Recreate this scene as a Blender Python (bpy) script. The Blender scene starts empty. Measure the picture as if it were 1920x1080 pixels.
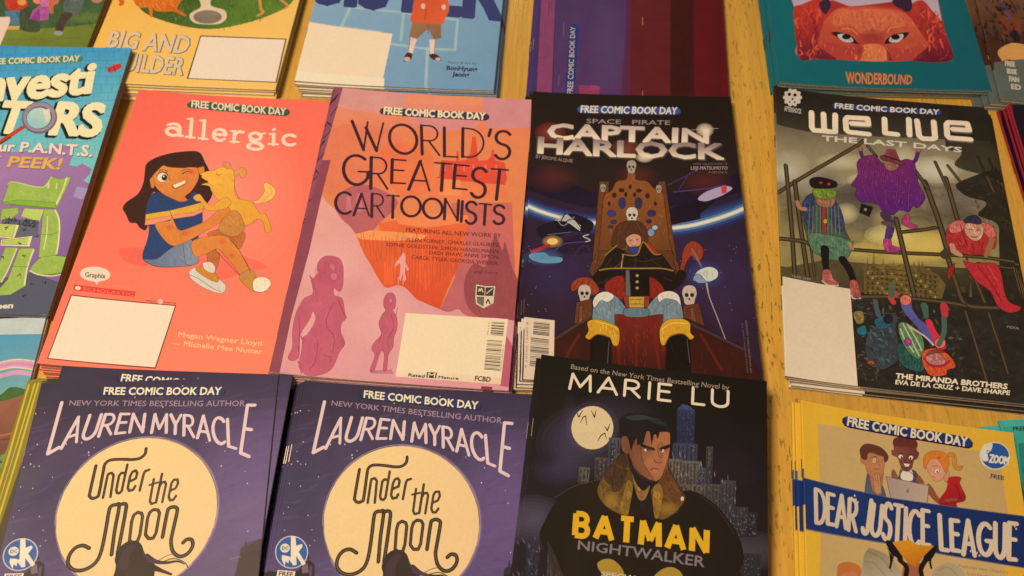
import bpy, math, random, time
import numpy as np
from mathutils import Vector, Matrix
from mathutils.geometry import delaunay_2d_cdt

T0 = time.time()
sc = bpy.context.scene
COL = sc.collection
rnd = random.Random(7)

# ------------------------------------------------------------------ camera, light, exposure
CAMF, CAMH, CAMP, CAMR = 1510.1, 0.53251, 1.0831, -0.05549      # focal length (px at 1920 wide), height, tilt below horizon, roll
cp, sp, cr, sr = math.cos(CAMP), math.sin(CAMP), math.cos(CAMR), math.sin(CAMR)
cF = np.array([0, cp, -sp]); _R = np.array([1., 0, 0]); _U = np.cross(_R, cF)
cR = _R * cr + _U * sr; cU = -_R * sr + _U * cr
camd = bpy.data.cameras.new('camera'); cam = bpy.data.objects.new('camera', camd); COL.objects.link(cam)
camd.sensor_width = 36; camd.lens = CAMF / 1920 * 36; camd.clip_start = .02; camd.clip_end = 50
M = Matrix(((cR[0], cU[0], -cF[0], 0), (cR[1], cU[1], -cF[1], 0), (cR[2], cU[2], -cF[2], CAMH), (0, 0, 0, 1)))
cam.matrix_world = M
camd.dof.use_dof = True; camd.dof.focus_distance = .56; camd.dof.aperture_fstop = 7.0
sc.camera = cam

world = bpy.data.worlds.new('World'); sc.world = world; world.use_nodes = True
world.node_tree.nodes['Background'].inputs[0].default_value = (1.0, .74, .50, 1)
world.node_tree.nodes['Background'].inputs[1].default_value = .17

def area(name, loc, target, sx, sy, power, color):
    l = bpy.data.lights.new(name, 'AREA'); l.shape = 'RECTANGLE'; l.size = sx; l.size_y = sy
    l.energy = power; l.color = color
    o = bpy.data.objects.new(name, l); COL.objects.link(o); o.location = loc
    o.rotation_euler = (Vector(target) - Vector(loc)).to_track_quat('-Z', 'Y').to_euler()
    return o
area('ceiling_lamp', (-.66, .24, 1.62), (-.05, .2, 0), .55, .45, 29.5, (1, .71, .42))
area('far_ceiling_lamp', (-.2, 3.2, 2.3), (0, .3, 0), .35, .35, 6, (1, .74, .42))
sc.view_settings.view_transform = 'Standard'; sc.view_settings.look = 'None'
sc.view_settings.gamma = 1; sc.view_settings.exposure = 0; sc.view_settings.use_curve_mapping = False
sc.cycles.max_bounces = 6
LUM = np.array([1.13, .95, .64])      # light on the table as the photograph shows it on white paper

# ------------------------------------------------------------------ stacks: x, y, turn, width, height, copies, thickness, spine rise, base z, head rise
ST = {
    'allergic': (-0.335, 0.2342, -0.1205, 0.168, 0.2504, 7, 0.0017, 0.006, 0, 0),
    'world': (-0.1709, 0.2173, -0.1265, 0.1659, 0.2575, 7, 0.0018, 0.006, 0, 0),
    'harlock': (0.004, 0.2037, -0.0865, 0.1648, 0.257, 6, 0.0017, 0.004, 0, 0),
    'welive': (0.1827, 0.1943, -0.1673, 0.1707, 0.2583, 5, 0.0018, 0.008, 0, 0),
    'purple': (0.0248, 0.463, -0.1241, 0.1659, 0.257, 4, 0.0018, 0.003, 0, 0),
    'teal': (0.2313, 0.4539, -0.102, 0.1742, 0.257, 6, 0.0018, 0.005, 0, 0),
    'blue': (-0.1739, 0.4838, -0.1171, 0.1687, 0.257, 7, 0.0018, 0.004, 0, 0),
    'moonr': (-0.1711, -0.0188, -0.1095, 0.1573, 0.231, 6, 0.0017, 0.006, 0, 0),
    'moonl': (-0.326, -0.0145, -0.0052, 0.1602, 0.231, 5, 0.0017, 0.006, 0.009, 0),
    'night': (-0.0224, -0.0102, -0.1769, 0.1516, 0.231, 6, 0.0017, 0.005, 0, 0.012),
    'djl': (0.1476, -0.0286, -0.1893, 0.1388, 0.206, 7, 0.0017, 0.013, 0.0006, 0),
    'investi': (-0.5107, 0.2923, -0.0899, 0.1694, 0.2537, 5, 0.0017, 0.004, 0, 0.011),
    'green': (-0.5365, 0.543, -0.0909, 0.1682, 0.257, 4, 0.0018, 0.003, 0, 0),
    'yellow': (-0.3608, 0.4999, -0.119, 0.17, 0.257, 6, 0.0018, 0.004, 0, 0),
    'meadow': (-0.5148, 0.0215, -0.0065, 0.168, 0.257, 3, 0.0018, 0.002, 0, 0),
    'olive': (-0.3528, -0.0305, -0.0629, 0.168, 0.257, 5, 0.0017, 0.002, 0, 0),
    'brown': (0.4087, 0.4257, -0.1393, 0.168, 0.257, 4, 0.0018, 0.005, 0, 0),
    'dark': (0.3902, 0.1652, -0.0934, 0.168, 0.257, 4, 0.0018, 0.004, 0, 0),
    'mint': (0.324, -0.0982, 0.0096, 0.168, 0.257, 2, 0.0017, 0.002, 0, 0),
}
RL = .045                                  # the spine rise dies away over this length
ULINES = [0, .003, .006, .010, .014, .018, .023, .028, .034, .040, .047, .055, .064, .074, .086, .100, .116, .135]

def rise(u, W):
    us = ULINES + [W]
    return np.interp(u, us, [math.exp(-a / RL) for a in us])

def px2page(name, x, y):
    """photo pixel -> metres (u from the spine, v from the foot) on the top copy of a stack"""
    sx, sy, th, W, H, n, t, A, zb, rs = ST[name]
    d = cF + cR * (x - 960) / CAMF - cU * (y - 540) / CAMF
    o = np.array([0, 0, CAMH]) - np.array([sx, sy, zb])
    c, s = math.cos(-th), math.sin(-th)
    rz = np.array([[c, -s, 0], [s, c, 0], [0, 0, 1]])
    a = math.asin(rs / .257); c, s = math.cos(-a), math.sin(-a)
    rx = np.array([[1, 0, 0], [0, c, -s], [0, s, c]])
    o = rx @ rz @ o; d = rx @ rz @ d
    z = n * t
    for _ in range(5):
        k = (z - o[2]) / d[2]; u = o[0] + k * d[0]; v = o[1] + k * d[1]
        z = n * t + A * float(rise(min(max(u, 0), W), W))
    return u, v

# ------------------------------------------------------------------ print: flat shapes merged into one sheet
def lin(c):
    c = np.array(c[:3], float) / 255
    return np.where(c <= .04045, c / 12.92, ((c + .055) / 1.055) ** 2.4)

def P(s):
    if not isinstance(s, str): return [(float(a), float(b)) for a, b in s]
    return [tuple(float(q) for q in w.split(',')) for w in s.split()]

def spline(p, closed, n=4):
    out = []; m = len(p)
    rng = range(m) if closed else range(m - 1)
    for i in rng:
        g = (lambda k: p[k % m]) if closed else (lambda k: p[min(max(k, 0), m - 1)])
        a, b, c, d = map(np.array, (g(i - 1), g(i), g(i + 1), g(i + 2)))
        for j in range(n):
            t = j / n
            out.append(tuple(.5 * (2 * b + (c - a) * t + (2 * a - 5 * b + 4 * c - d) * t * t + (3 * b - a - 3 * c + d) * t ** 3)))
    if not closed: out.append(p[-1])
    return out

_glyph = {}; CAP_RES = [True]
def glyphs(s, bold):
    k = (s, bold)
    res = 2 if CAP_RES[0] else 4
    if k not in _glyph:
        c = bpy.data.curves.new('lettering', 'FONT'); c.body = s; c.resolution_u = res; c.offset = bold
        o = bpy.data.objects.new('lettering', c); COL.objects.link(o)
        bpy.context.view_layer.update(); m = o.to_mesh()
        v = np.array([w.co[:2] for w in m.vertices]) if len(m.vertices) else np.zeros((0, 2))
        f = [list(q.vertices) for q in m.polygons]
        o.to_mesh_clear(); bpy.data.objects.remove(o); bpy.data.curves.remove(c)
        _glyph[k] = (v, f)
    return _glyph[k]
CAPH = float(glyphs('H', 0)[0][:, 1].max())

# stroke capitals: width, strokes (y up, 0..1); a stroke is (weight, points)
def arc(cx, cy, rx, ry, a0, a1, n=10):
    return [(cx + rx * math.cos(math.radians(a0 + (a1 - a0) * i / n)), cy + ry * math.sin(math.radians(a0 + (a1 - a0) * i / n))) for i in range(n + 1)]
SF = {
    'A': (.72, [(1, [(0, 0), (.36, 1)]), (.8, [(.36, 1), (.72, 0)]), (.7, [(.13, .32), (.6, .32)])]),
    'B': (.55, [(1, [(0, 0), (0, 1)]), (.8, [(0, 1)] + arc(.25, .76, .24, .24, 90, -90) + [(0, .52)]), (.8, [(.2, .52)] + arc(.28, .26, .26, .26, 90, -90) + [(0, 0)])]),
    'C': (.72, [(1, arc(.42, .5, .42, .5, 50, 310, 16))]),
    'D': (.68, [(1, [(0, 0), (0, 1)]), (.8, [(0, 1)] + arc(.2, .5, .48, .5, 90, -90, 14) + [(0, 0)])]),
    'E': (.46, [(1, [(0, 0), (0, 1)]), (.7, [(0, 1), (.46, 1)]), (.7, [(0, .55), (.4, .55)]), (.7, [(0, 0), (.46, 0)])]),
    'G': (.8, [(1, arc(.44, .5, .44, .5, 50, 330, 16) + [(.84, .45)]), (.7, [(.5, .45), (.86, .45)])]),
    'I': (.12, [(1, [(.06, 0), (.06, 1)])]),
    'J': (.36, [(1, [(.34, 1), (.34, .2)] + arc(.17, .17, .17, .17, 0, -170, 6))]),
    'L': (.44, [(1, [(0, 1), (0, 0)]), (.7, [(0, 0), (.44, 0)])]),
    'M': (.8, [(1, [(0, 0), (.06, 1)]), (.8, [(.06, 1), (.4, .2)]), (.8, [(.4, .2), (.74, 1)]), (1, [(.74, 1), (.8, 0)])]),
    'N': (.62, [(1, [(0, 0), (0, 1)]), (.8, [(0, 1), (.62, 0)]), (1, [(.62, 0), (.62, 1)])]),
    'O': (.9, [(1, arc(.45, .5, .45, .5, 0, 360, 22))]),
    'R': (.58, [(1, [(0, 0), (0, 1)]), (.8, [(0, 1)] + arc(.26, .74, .26, .26, 90, -90) + [(0, .48)]), (.8, [(.22, .48), (.58, 0)])]),
    'S': (.5, [(1, arc(.26, .76, .24, .24, 30, 260, 9) + arc(.25, .25, .25, .26, 80, -150, 9))]),
    'T': (.56, [(.8, [(0, 1), (.56, 1)]), (1, [(.28, 1), (.28, 0)])]),
    'U': (.6, [(1, [(0, 1), (0, .3)] + arc(.3, .3, .3, .3, 180, 360, 8) + [(.6, 1)])]),
    'W': (1., [(1, [(0, 1), (.27, 0)]), (.7, [(.27, 0), (.5, 1)]), (1, [(.42, .8), (.7, 0)]), (.7, [(.7, 0), (1, 1)])]),
    'Y': (.6, [(1, [(0, 1), (.3, .48)]), (.8, [(.6, 1), (.3, .48)]), (1, [(.3, .48), (.3, 0)])]),
    "'": (.05, [(1, [(.05, 1.05), (0, .8)])]),
    ' ': (.25, []), 'K': (.56, [(1, [(0, 0), (0, 1)]), (.8, [(0, .42), (.52, 1)]), (.8, [(.16, .58), (.56, 0)])]),
    # slab lower case (x-height .62)
    'a': (.56, [(1, arc(.25, .2, .2, .2, 0, 360, 14)), (1, [(.08, .52)] + arc(.27, .42, .2, .2, 110, 0, 6) + [(.47, .04), (.56, .03)])]),
    'l': (.3, [(1, [(.15, 0), (.15, 1)]), (.7, [(0, .02), (.3, .02)]), (.7, [(.02, .97), (.15, .97)])]),
    'e': (.5, [(1, [(.06, .32), (.46, .34)] + arc(.26, .31, .2, .3, 10, 320, 14))]),
    'r': (.44, [(1, [(.12, 0), (.12, .58)]), (.7, [(0, .02), (.28, .02)]), (.7, [(0, .58), (.12, .58)]), (1, [(.12, .4), (.26, .58), (.4, .56)])]),
    'g': (.56, [(1, arc(.24, .38, .18, .2, 0, 360, 12)), (1, [(.1, .16), (.2, .06), (.4, 0)] + arc(.25, -.16, .24, .15, 50, -230, 10)), (.8, [(.38, .5), (.54, .6)])]),
    'i': (.3, [(1, [(.15, 0), (.15, .58)]), (.7, [(0, .02), (.3, .02)]), (.7, [(.02, .57), (.15, .57)]), (1.3, [(.14, .82), (.16, .84)])]),
    'c': (.46, [(1, arc(.26, .3, .22, .29, 45, 315, 12))]),
}

class Art:
    def __init__(s, name, base, g=1.0, tex=.05):
        s.name = name; s.W, s.H = ST[name][3], ST[name][4]; s.g = g
        s.V = []; s.F = []; s.own = []; s.shapes = []
        s.f = (0, 0, 1.)
        a, b = np.array(px2page(name, *s.mid())), np.array(px2page(name, s.mid()[0] + 50, s.mid()[1]))
        s.scale = float(np.linalg.norm(b - a)) / 50
        s.page([(0, 0), (s.W, 0), (s.W, s.H), (0, s.H)], base, tex=tex)
    def mid(s):
        sx, sy, th, W, H, n, t, A, zb, rs = ST[s.name]
        X = np.array([sx + .5 * W, sy + .5 * H, zb + n * t]) - np.array([0, 0, CAMH]); z = X @ cF
        return 960 + CAMF * (X @ cR) / z, 540 - CAMF * (X @ cU) / z
    def fr(s, ox, oy, k): s.f = (ox, oy, k); return s
    def pg(s, p):
        ox, oy, k = s.f
        return px2page(s.name, ox + p[0] * k, oy + p[1] * k)
    def col(s, c): return np.clip(lin(c) / (LUM * s.g), .004, .88)
    def shape(s, paint, alpha, tex):
        if isinstance(paint[0], (tuple, list)):
            c0, c1, p0, p1 = paint; p0, p1 = np.array(s.pg(p0)), np.array(s.pg(p1))
            s.shapes.append((s.col(c0), s.col(c1), p0, p1, alpha, tex))
        else: s.shapes.append((s.col(paint), None, None, None, alpha, tex))
    def add(s, pts, faces):
        b = len(s.V); pts = np.round(np.asarray(pts, float), 5)
        k = len(s.shapes) - 1
        for f in faces:
            f = [i for j, i in enumerate(f) if tuple(pts[i]) != tuple(pts[f[j - 1]])]
            if len(f) < 3: continue
            q = pts[f]; ar = float(np.sum(q[:, 0] * np.roll(q[:, 1], -1) - q[:, 1] * np.roll(q[:, 0], -1)))
            if abs(ar) < 1e-9: continue
            if q[:, 0].max() < 0 or q[:, 0].min() > s.W or q[:, 1].max() < 0 or q[:, 1].min() > s.H: continue
            s.F.append([b + i for i in (f if ar > 0 else f[::-1])]); s.own.append(k)
        s.V.extend(map(tuple, pts))
    def page(s, pts, paint, alpha=1., tex=.05):      # corners in metres on the page
        s.shape(paint, alpha, tex); s.add(pts, [list(range(len(pts)))])
    def poly(s, pts, paint, alpha=1., tex=.06, smooth=False):
        pts = P(pts); pts = spline(pts, True) if smooth else pts
        s.shape(paint, alpha, tex); q = [s.pg(p) for p in pts]
        from mathutils.geometry import tessellate_polygon
        t = tessellate_polygon([[Vector((a, b, 0)) for a, b in q]])
        s.add(q, [list(x) for x in t])
        s.finish(pts, paint, alpha)
    def blob(s, pts, paint, alpha=1., tex=.06): s.poly(pts, paint, alpha, tex, True)
    def ell(s, cx, cy, rx, ry, paint, alpha=1., tex=.06, rot=0, n=22):
        c, sn = math.cos(math.radians(rot)), math.sin(math.radians(rot))
        pts = [(cx + rx * math.cos(a) * c - ry * math.sin(a) * sn, cy + rx * math.cos(a) * sn + ry * math.sin(a) * c) for a in [6.28319 * i / n for i in range(n)]]
        s.shape(paint, alpha, tex); s.add([s.pg(p) for p in pts], [list(range(n))])
        if s.ol and rx > 9: s.finish(pts, paint, alpha)
    ol = None; hatch = None
    def finish(s, pts, paint, alpha):
        """brush marks inside a painted shape and an ink line round it, where the print has them"""
        if s.hatch and alpha > .5:
            size, ln, wd, al, ang = s.hatch; q = np.array(pts); x0, y0 = q.min(0); x1, y1 = q.max(0); r = random.Random(int(x0 * 3 + y1))
            c = paint[0] if isinstance(paint[0], (tuple, list)) else paint; n_ = int(min(260, (x1 - x0) * (y1 - y0) / size))
            def ins(x, y):
                o_ = False
                for i in range(len(q)):
                    (ax, ay), (bx, by) = q[i], q[i - 1]
                    if (ay > y) != (by > y) and x < (bx - ax) * (y - ay) / (by - ay) + ax: o_ = not o_
                return o_
            for k_, mul in enumerate((.55, 1.35, .75)):
                s.shape(tuple(min(250, v * mul + (6 if mul > 1 else 0)) for v in c), al, .02); V = []; Fs = []
                for _ in range(n_ // 3):
                    x, y = r.uniform(x0, x1), r.uniform(y0, y1); th = math.radians(ang + r.gauss(0, 28)); L = ln * r.uniform(.5, 1.3); dx, dy = math.cos(th) * L / 2, math.sin(th) * L / 2
                    if ins(x - dx, y - dy) and ins(x + dx, y + dy) and ins(x, y):
                        w = wd * r.uniform(.4, 1.2) / 2; nx, ny = -dy / L * 2 * w, dx / L * 2 * w; j = len(V)
                        V += [s.pg((x - dx, y - dy)), s.pg((x + nx, y + ny)), s.pg((x + dx, y + dy)), s.pg((x - nx, y - ny))]; Fs.append([j, j + 1, j + 2, j + 3])
                if V: s.add(V, Fs)
        if s.ol and alpha > .5:
            c_, w_, a_ = s.ol; o_ = s.cap; s.cap = False; s.shape(c_, a_, .02)
            g_ = list(pts) + [pts[0]]; s.ribs([s.pg(p) for p in g_], w_ * s.scale * s.f[2]); s.cap = o_
    def glow(s, cx, cy, rx, ry, paint, alpha=.6, rot=0, n=7):
        for i in range(n):
            k = 1 - i / n; s.ell(cx, cy, rx * k, ry * k, paint, 1 - (1 - alpha) ** (1 / n), .0, rot, 18)
    def ribs(s, pts, w):            # ribbon on the page, w in metres
        b = np.array(pts); V = []; Fs = []
        for i in range(len(b) - 1):
            d = b[i + 1] - b[i]; L = np.linalg.norm(d)
            if L < 1e-6: continue
            wa, wb = (w, w) if np.isscalar(w) else (w[i], w[i + 1])
            nn = np.array([-d[1], d[0]]) / L / 2; k = len(V)
            V += [b[i] + nn * wa, b[i] - nn * wa, b[i + 1] - nn * wb, b[i + 1] + nn * wb]; Fs.append([k, k + 1, k + 2, k + 3])
        for i in range(len(b)):
            wi = w if np.isscalar(w) else w[i]
            if wi < .0004: continue
            if 0 < i < len(b) - 1:
                d0 = b[i] - b[i - 1]; d1 = b[i + 1] - b[i]
                if abs(math.atan2(d0[0] * d1[1] - d0[1] * d1[0], d0 @ d1)) < .12: continue
            elif not s.cap: continue
            k = len(V); m = 8
            V += [b[i] + wi / 2 * np.array((math.cos(6.2832 * j / m + .2), math.sin(6.2832 * j / m + .2))) for j in range(m)]
            Fs.append(list(range(k, k + m)))
        if V: s.add(V, Fs)
    cap = True
    def line(s, pts, w, paint, alpha=1., tex=.06, smooth=True):
        pts = P(pts); pts = spline(pts, False) if smooth and len(pts) > 2 else pts
        k = s.scale * s.f[2]
        s.shape(paint, alpha, tex); s.ribs([s.pg(p) for p in pts], w * k if np.isscalar(w) else
            list(np.interp(np.linspace(0, 1, len(pts)), np.linspace(0, 1, len(w)), w) * k))
    def warp(s, top, bot):
        top, bot = P(top), P(bot)
        if len(top) > 2: top = spline(top, False, 3)
        if len(bot) > 2: bot = spline(bot, False, 3)
        def par(q):
            q = np.array([s.pg(p) for p in q]); d = np.r_[0, np.cumsum(np.linalg.norm(np.diff(q, axis=0), axis=1))]
            return q, d / d[-1]
        (tq, td), (bq, bd) = par(top), par(bot)
        def f(a, t):
            T = np.stack([np.interp(a, td, tq[:, 0]), np.interp(a, td, tq[:, 1])], -1)
            B = np.stack([np.interp(a, bd, bq[:, 0]), np.interp(a, bd, bq[:, 1])], -1)
            t = np.asarray(t)[..., None]; return B + (T - B) * t
        return f
    def text(s, body, top, bot, paint, bold=0., alpha=1., out=None, outw=.03, shift=None, tex=.03):
        """lettering; top and bot are the cap line and the base line, left to right"""
        f = s.warp(top, bot)
        v0, _ = glyphs(body, 0); x0, x1 = v0[:, 0].min(), v0[:, 0].max()
        for b, pt, sh in ([(bold + outw, out, shift)] if out else []) + [(bold, paint, None)]:
            fat = b > .001 and (b > .04 or 'M' in body)                # thick outlines are drawn round the plain letters
            v, fs = glyphs(body, 0 if fat else b)
            q = f((v[:, 0] - x0) / (x1 - x0), v[:, 1] / CAPH)
            lo = v[:, 0] < x0; hi = v[:, 0] > x1                       # let bold outlines reach past the box
            e = f(np.array([0., .01, .99, 1.]), np.zeros(4)); k0 = (e[1] - e[0]) / .01; k1 = (e[3] - e[2]) / .01
            q[lo] += np.outer((v[lo, 0] - x0) / (x1 - x0), k0); q[hi] += np.outer((v[hi, 0] - x1) / (x1 - x0), k1)
            if sh: q = q + np.array(sh) * .001
            s.shape(pt, alpha, tex); s.add(q, fs)
            if fat:
                cnt = {}
                for g in fs:
                    for i, a in enumerate(g): kk = (min(a, g[i - 1]), max(a, g[i - 1])); cnt[kk] = cnt.get(kk, 0) + 1
                hh = np.linalg.norm(f(np.array([.5]), np.ones(1)) - f(np.array([.5]), np.zeros(1))) / CAPH * b
                V = []; Fs = []
                for (a, c_), n_ in cnt.items():
                    if n_ > 1: continue
                    d = q[c_] - q[a]; L = np.linalg.norm(d)
                    if L < 2e-5: continue
                    d = d / L; nn = np.array([-d[1], d[0]]) * hh; e_ = d * hh * .5; j = len(V)
                    V += [q[a] - e_ + nn * .8, q[a] - e_ * 1.6 , q[a] - e_ - nn * .8, q[c_] + e_ - nn * .8, q[c_] + e_ * 1.6, q[c_] + e_ + nn * .8]; Fs.append(list(range(j, j + 6)))
                if V: s.add(V, Fs)
    def strokes(s, body, top, bot, w, paint, gap=.18, dy=None, alpha=1., thin=1., out=None, outw=0, shift=(0, 0)):
        """lettering from drawn strokes; w is the stroke width in frame units"""
        f = s.warp(top, bot); x = 0; L = []
        for i, ch in enumerate(body):
            wd, st = SF[ch]; L.append((x, st, dy[i % len(dy)] if dy else (0, 1))); x += wd + gap
        x -= gap; k = s.scale * s.f[2]
        for ww, pt, sh in ([(w + outw, out, shift)] if out else []) + [(w, paint, (0, 0))]:
            s.shape(pt, alpha, .03)
            for x0, st, (b0, t0) in L:
                for wt, pts in st:
                    a = np.array([(x0 + p[0]) / x for p in pts]); t = np.array([b0 + p[1] * (t0 - b0) for p in pts])
                    if len(a) == 2 and x0 + abs(pts[0][0] - pts[1][0]) > .3: a = np.linspace(a[0], a[1], 3); t = np.linspace(t[0], t[1], 3)
                    s.ribs(list(f(a, t) + np.array(sh) * .001), ww * k * (wt if thin == 1 else (1 if wt >= 1 else thin)))
    def badge(s, tl, tr, br, bl, pill=(40, 70, 125), dark=(20, 30, 70), txt=(245, 230, 190), bold=.035, body='FREE COMIC BOOK DAY'):
        tl, tr, br, bl = map(np.array, (tl, tr, br, bl)); h = float(np.linalg.norm(tl - bl))
        m0, m1 = (tl + bl) / 2, (tr + br) / 2; d = (m1 - m0) / np.linalg.norm(m1 - m0); nrm = np.array([-d[1], d[0]])
        c = s.cap; s.cap = True
        s.line([m0 + nrm * h * .12, m1 + nrm * h * .12], h * 1.42, dark); s.line([m0 + d * h * .1, m1 - d * h * .1], h * 1.3, pill); s.cap = c
        s.text(body, [tl, tr], [bl, br], txt, bold)
    def barcode(s, tl, tr, br, bl, n=30, seed=1, ink=(60, 48, 42), across=True):
        """bars run between the left and right sides, stacked from top to bottom"""
        r = random.Random(seed); tl, tr, br, bl = map(np.array, (tl, tr, br, bl)); t = 0
        s.shape(ink, 1, .02); V = []; Fs = []
        L = [r.choice((1, 1, 2, 3)) for _ in range(n * 2)]; tot = sum(L)
        for i, w in enumerate(L):
            if i % 2 == 0:
                k = len(V); a, b = t / tot, (t + w * .9) / tot
                V += [s.pg(tl + (bl - tl) * a), s.pg(tr + (br - tr) * a), s.pg(tr + (br - tr) * b), s.pg(tl + (bl - tl) * b)]; Fs.append([k, k + 1, k + 2, k + 3])
            t += w
        s.add(V, Fs)
    def scribble(s, region, n, w, cols, length, ang=0, spread=.6, seed=1, alpha=.8, tex=.0, clip=True):
        """many short brush marks inside a quad (frame coordinates)"""
        r = random.Random(seed); q = [np.array(p) for p in P(region)]
        for c in cols:
            s.shape(c, alpha, tex)
            for _ in range(n // len(cols)):
                a, b = r.random(), r.random(); p = (q[0] * (1 - a) + q[1] * a) * (1 - b) + (q[3] * (1 - a) + q[2] * a) * b
                th = math.radians(ang + r.uniform(-1, 1) * spread * 90); L = length * r.uniform(.5, 1.2)
                d = np.array((math.cos(th), math.sin(th))) * L / 2; nn = np.array((-d[1], d[0])) * .25 * r.uniform(-1, 1)
                ww = w * r.uniform(.5, 1.3); d2 = np.array((-d[1], d[0])) / np.linalg.norm(d) * ww / 2
                s.add([s.pg(x) for x in (p - d, p + nn + d2, p + d, p + nn - d2)], [[0, 1, 2, 3]])
    def bake(s):
        """merge every shape into one triangulated flat sheet with a colour at each corner"""
        V = list(s.V); E = []; seen = {}
        for f in s.F:
            for i, a in enumerate(f):
                k = (min(a, f[i - 1]), max(a, f[i - 1])); seen[k] = seen.get(k, 0) + 1
        E = [k for k, c in seen.items() if c == 1]                       # inner edges of tessellated letters are not needed
        for u in ULINES[1:]:
            if u < s.W: b = len(V); V += [(u, 0), (u, s.H)]; E.append((b, b + 1))
        for k in range(1, 9): b = len(V); V += [(0, s.H * k / 9), (s.W, s.H * k / 9)]; E.append((b, b + 1))
        t = time.time()
        vo, eo, fo, ov, oe, of = delaunay_2d_cdt([Vector(v) for v in V], E, [], 0, 2e-6)
        vo = np.array([tuple(v) for v in vo]); tri = np.array(fo); cen = vo[tri].mean(1)
        p = vo[tri]; ar = np.abs((p[:, 1, 0] - p[:, 0, 0]) * (p[:, 2, 1] - p[:, 0, 1]) - (p[:, 1, 1] - p[:, 0, 1]) * (p[:, 2, 0] - p[:, 0, 0]))
        ok = (cen[:, 0] > 0) & (cen[:, 0] < s.W) & (cen[:, 1] > 0) & (cen[:, 1] < s.H) & (ar > 1e-12)
        tri, cen = tri[ok], cen[ok]; o = np.argsort(cen[:, 0]); tri, cen = tri[o], cen[o]; cx, cy = cen[:, 0].copy(), cen[:, 1].copy()
        lay = [[] for _ in range(len(tri))]; VV = np.array(s.V)
        for f, sh in zip(s.F, s.own):                                    # which shapes cover each triangle
            q = VV[f]; x0, y0 = q.min(0); x1, y1 = q.max(0)
            i0, i1 = np.searchsorted(cx, x0), np.searchsorted(cx, x1)
            if i0 == i1: continue
            c = np.nonzero((cy[i0:i1] >= y0) & (cy[i0:i1] <= y1))[0] + i0
            if not len(c): continue
            X, Y = cx[c], cy[c]; ins = np.zeros(len(c), bool); m_ = len(f)
            for i in range(m_):
                ax, ay = q[i]; bx, by = q[i - 1]
                if ay == by: continue
                ins ^= ((ay > Y) != (by > Y)) & (X < (bx - ax) * (Y - ay) / (by - ay) + ax)
            for j in c[ins]:
                if not lay[j] or lay[j][-1] != sh: lay[j].append(sh)
        m = len(tri); colr = np.zeros((m, 3, 3)); tx = np.zeros(m)
        top = {}
        for i, l in enumerate(lay):                                      # start from the highest opaque shape
            st = max(k for k, sh in enumerate(l) if s.shapes[sh][4] >= .999)
            top.setdefault(tuple(l[st:]), []).append(i)
        for l, idx in top.items():
            idx = np.array(idx); pts = vo[tri[idx]]
            for k, sh in enumerate(l):
                c0, c1, p0, p1, al, te = s.shapes[sh]
                if c1 is None: c = np.broadcast_to(c0, pts.shape[:2] + (3,))
                else:
                    d = p1 - p0; a = np.clip(((pts - p0) @ d) / (d @ d), 0, 1)[..., None]; c = c0 + (c1 - c0) * a
                colr[idx] = c if k == 0 else colr[idx] * (1 - al) + c * al
                tx[idx] = te if k == 0 else tx[idx] * (1 - al) + te * al
        us, inv = np.unique(tri, return_inverse=True)
        s.uv = np.clip(vo[us], 0, [s.W, s.H]); s.tri = inv.reshape(-1, 3)
        s.rgba = np.concatenate([colr, np.repeat(tx[:, None, None], 3, 1)], 2).reshape(-1, 4)
        print('print', s.name, len(s.V), '->', m, round(time.time() - t, 2), 's')
        return s
# ------------------------------------------------------------------ materials
def newmat(name):
    m = bpy.data.materials.new(name); m.use_nodes = True; nt = m.node_tree
    return m, nt, nt.nodes['Principled BSDF']
def N(nt, t, **k):
    n = nt.nodes.new(t)
    for a, b in k.items(): setattr(n, a, b)
    return n

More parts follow.
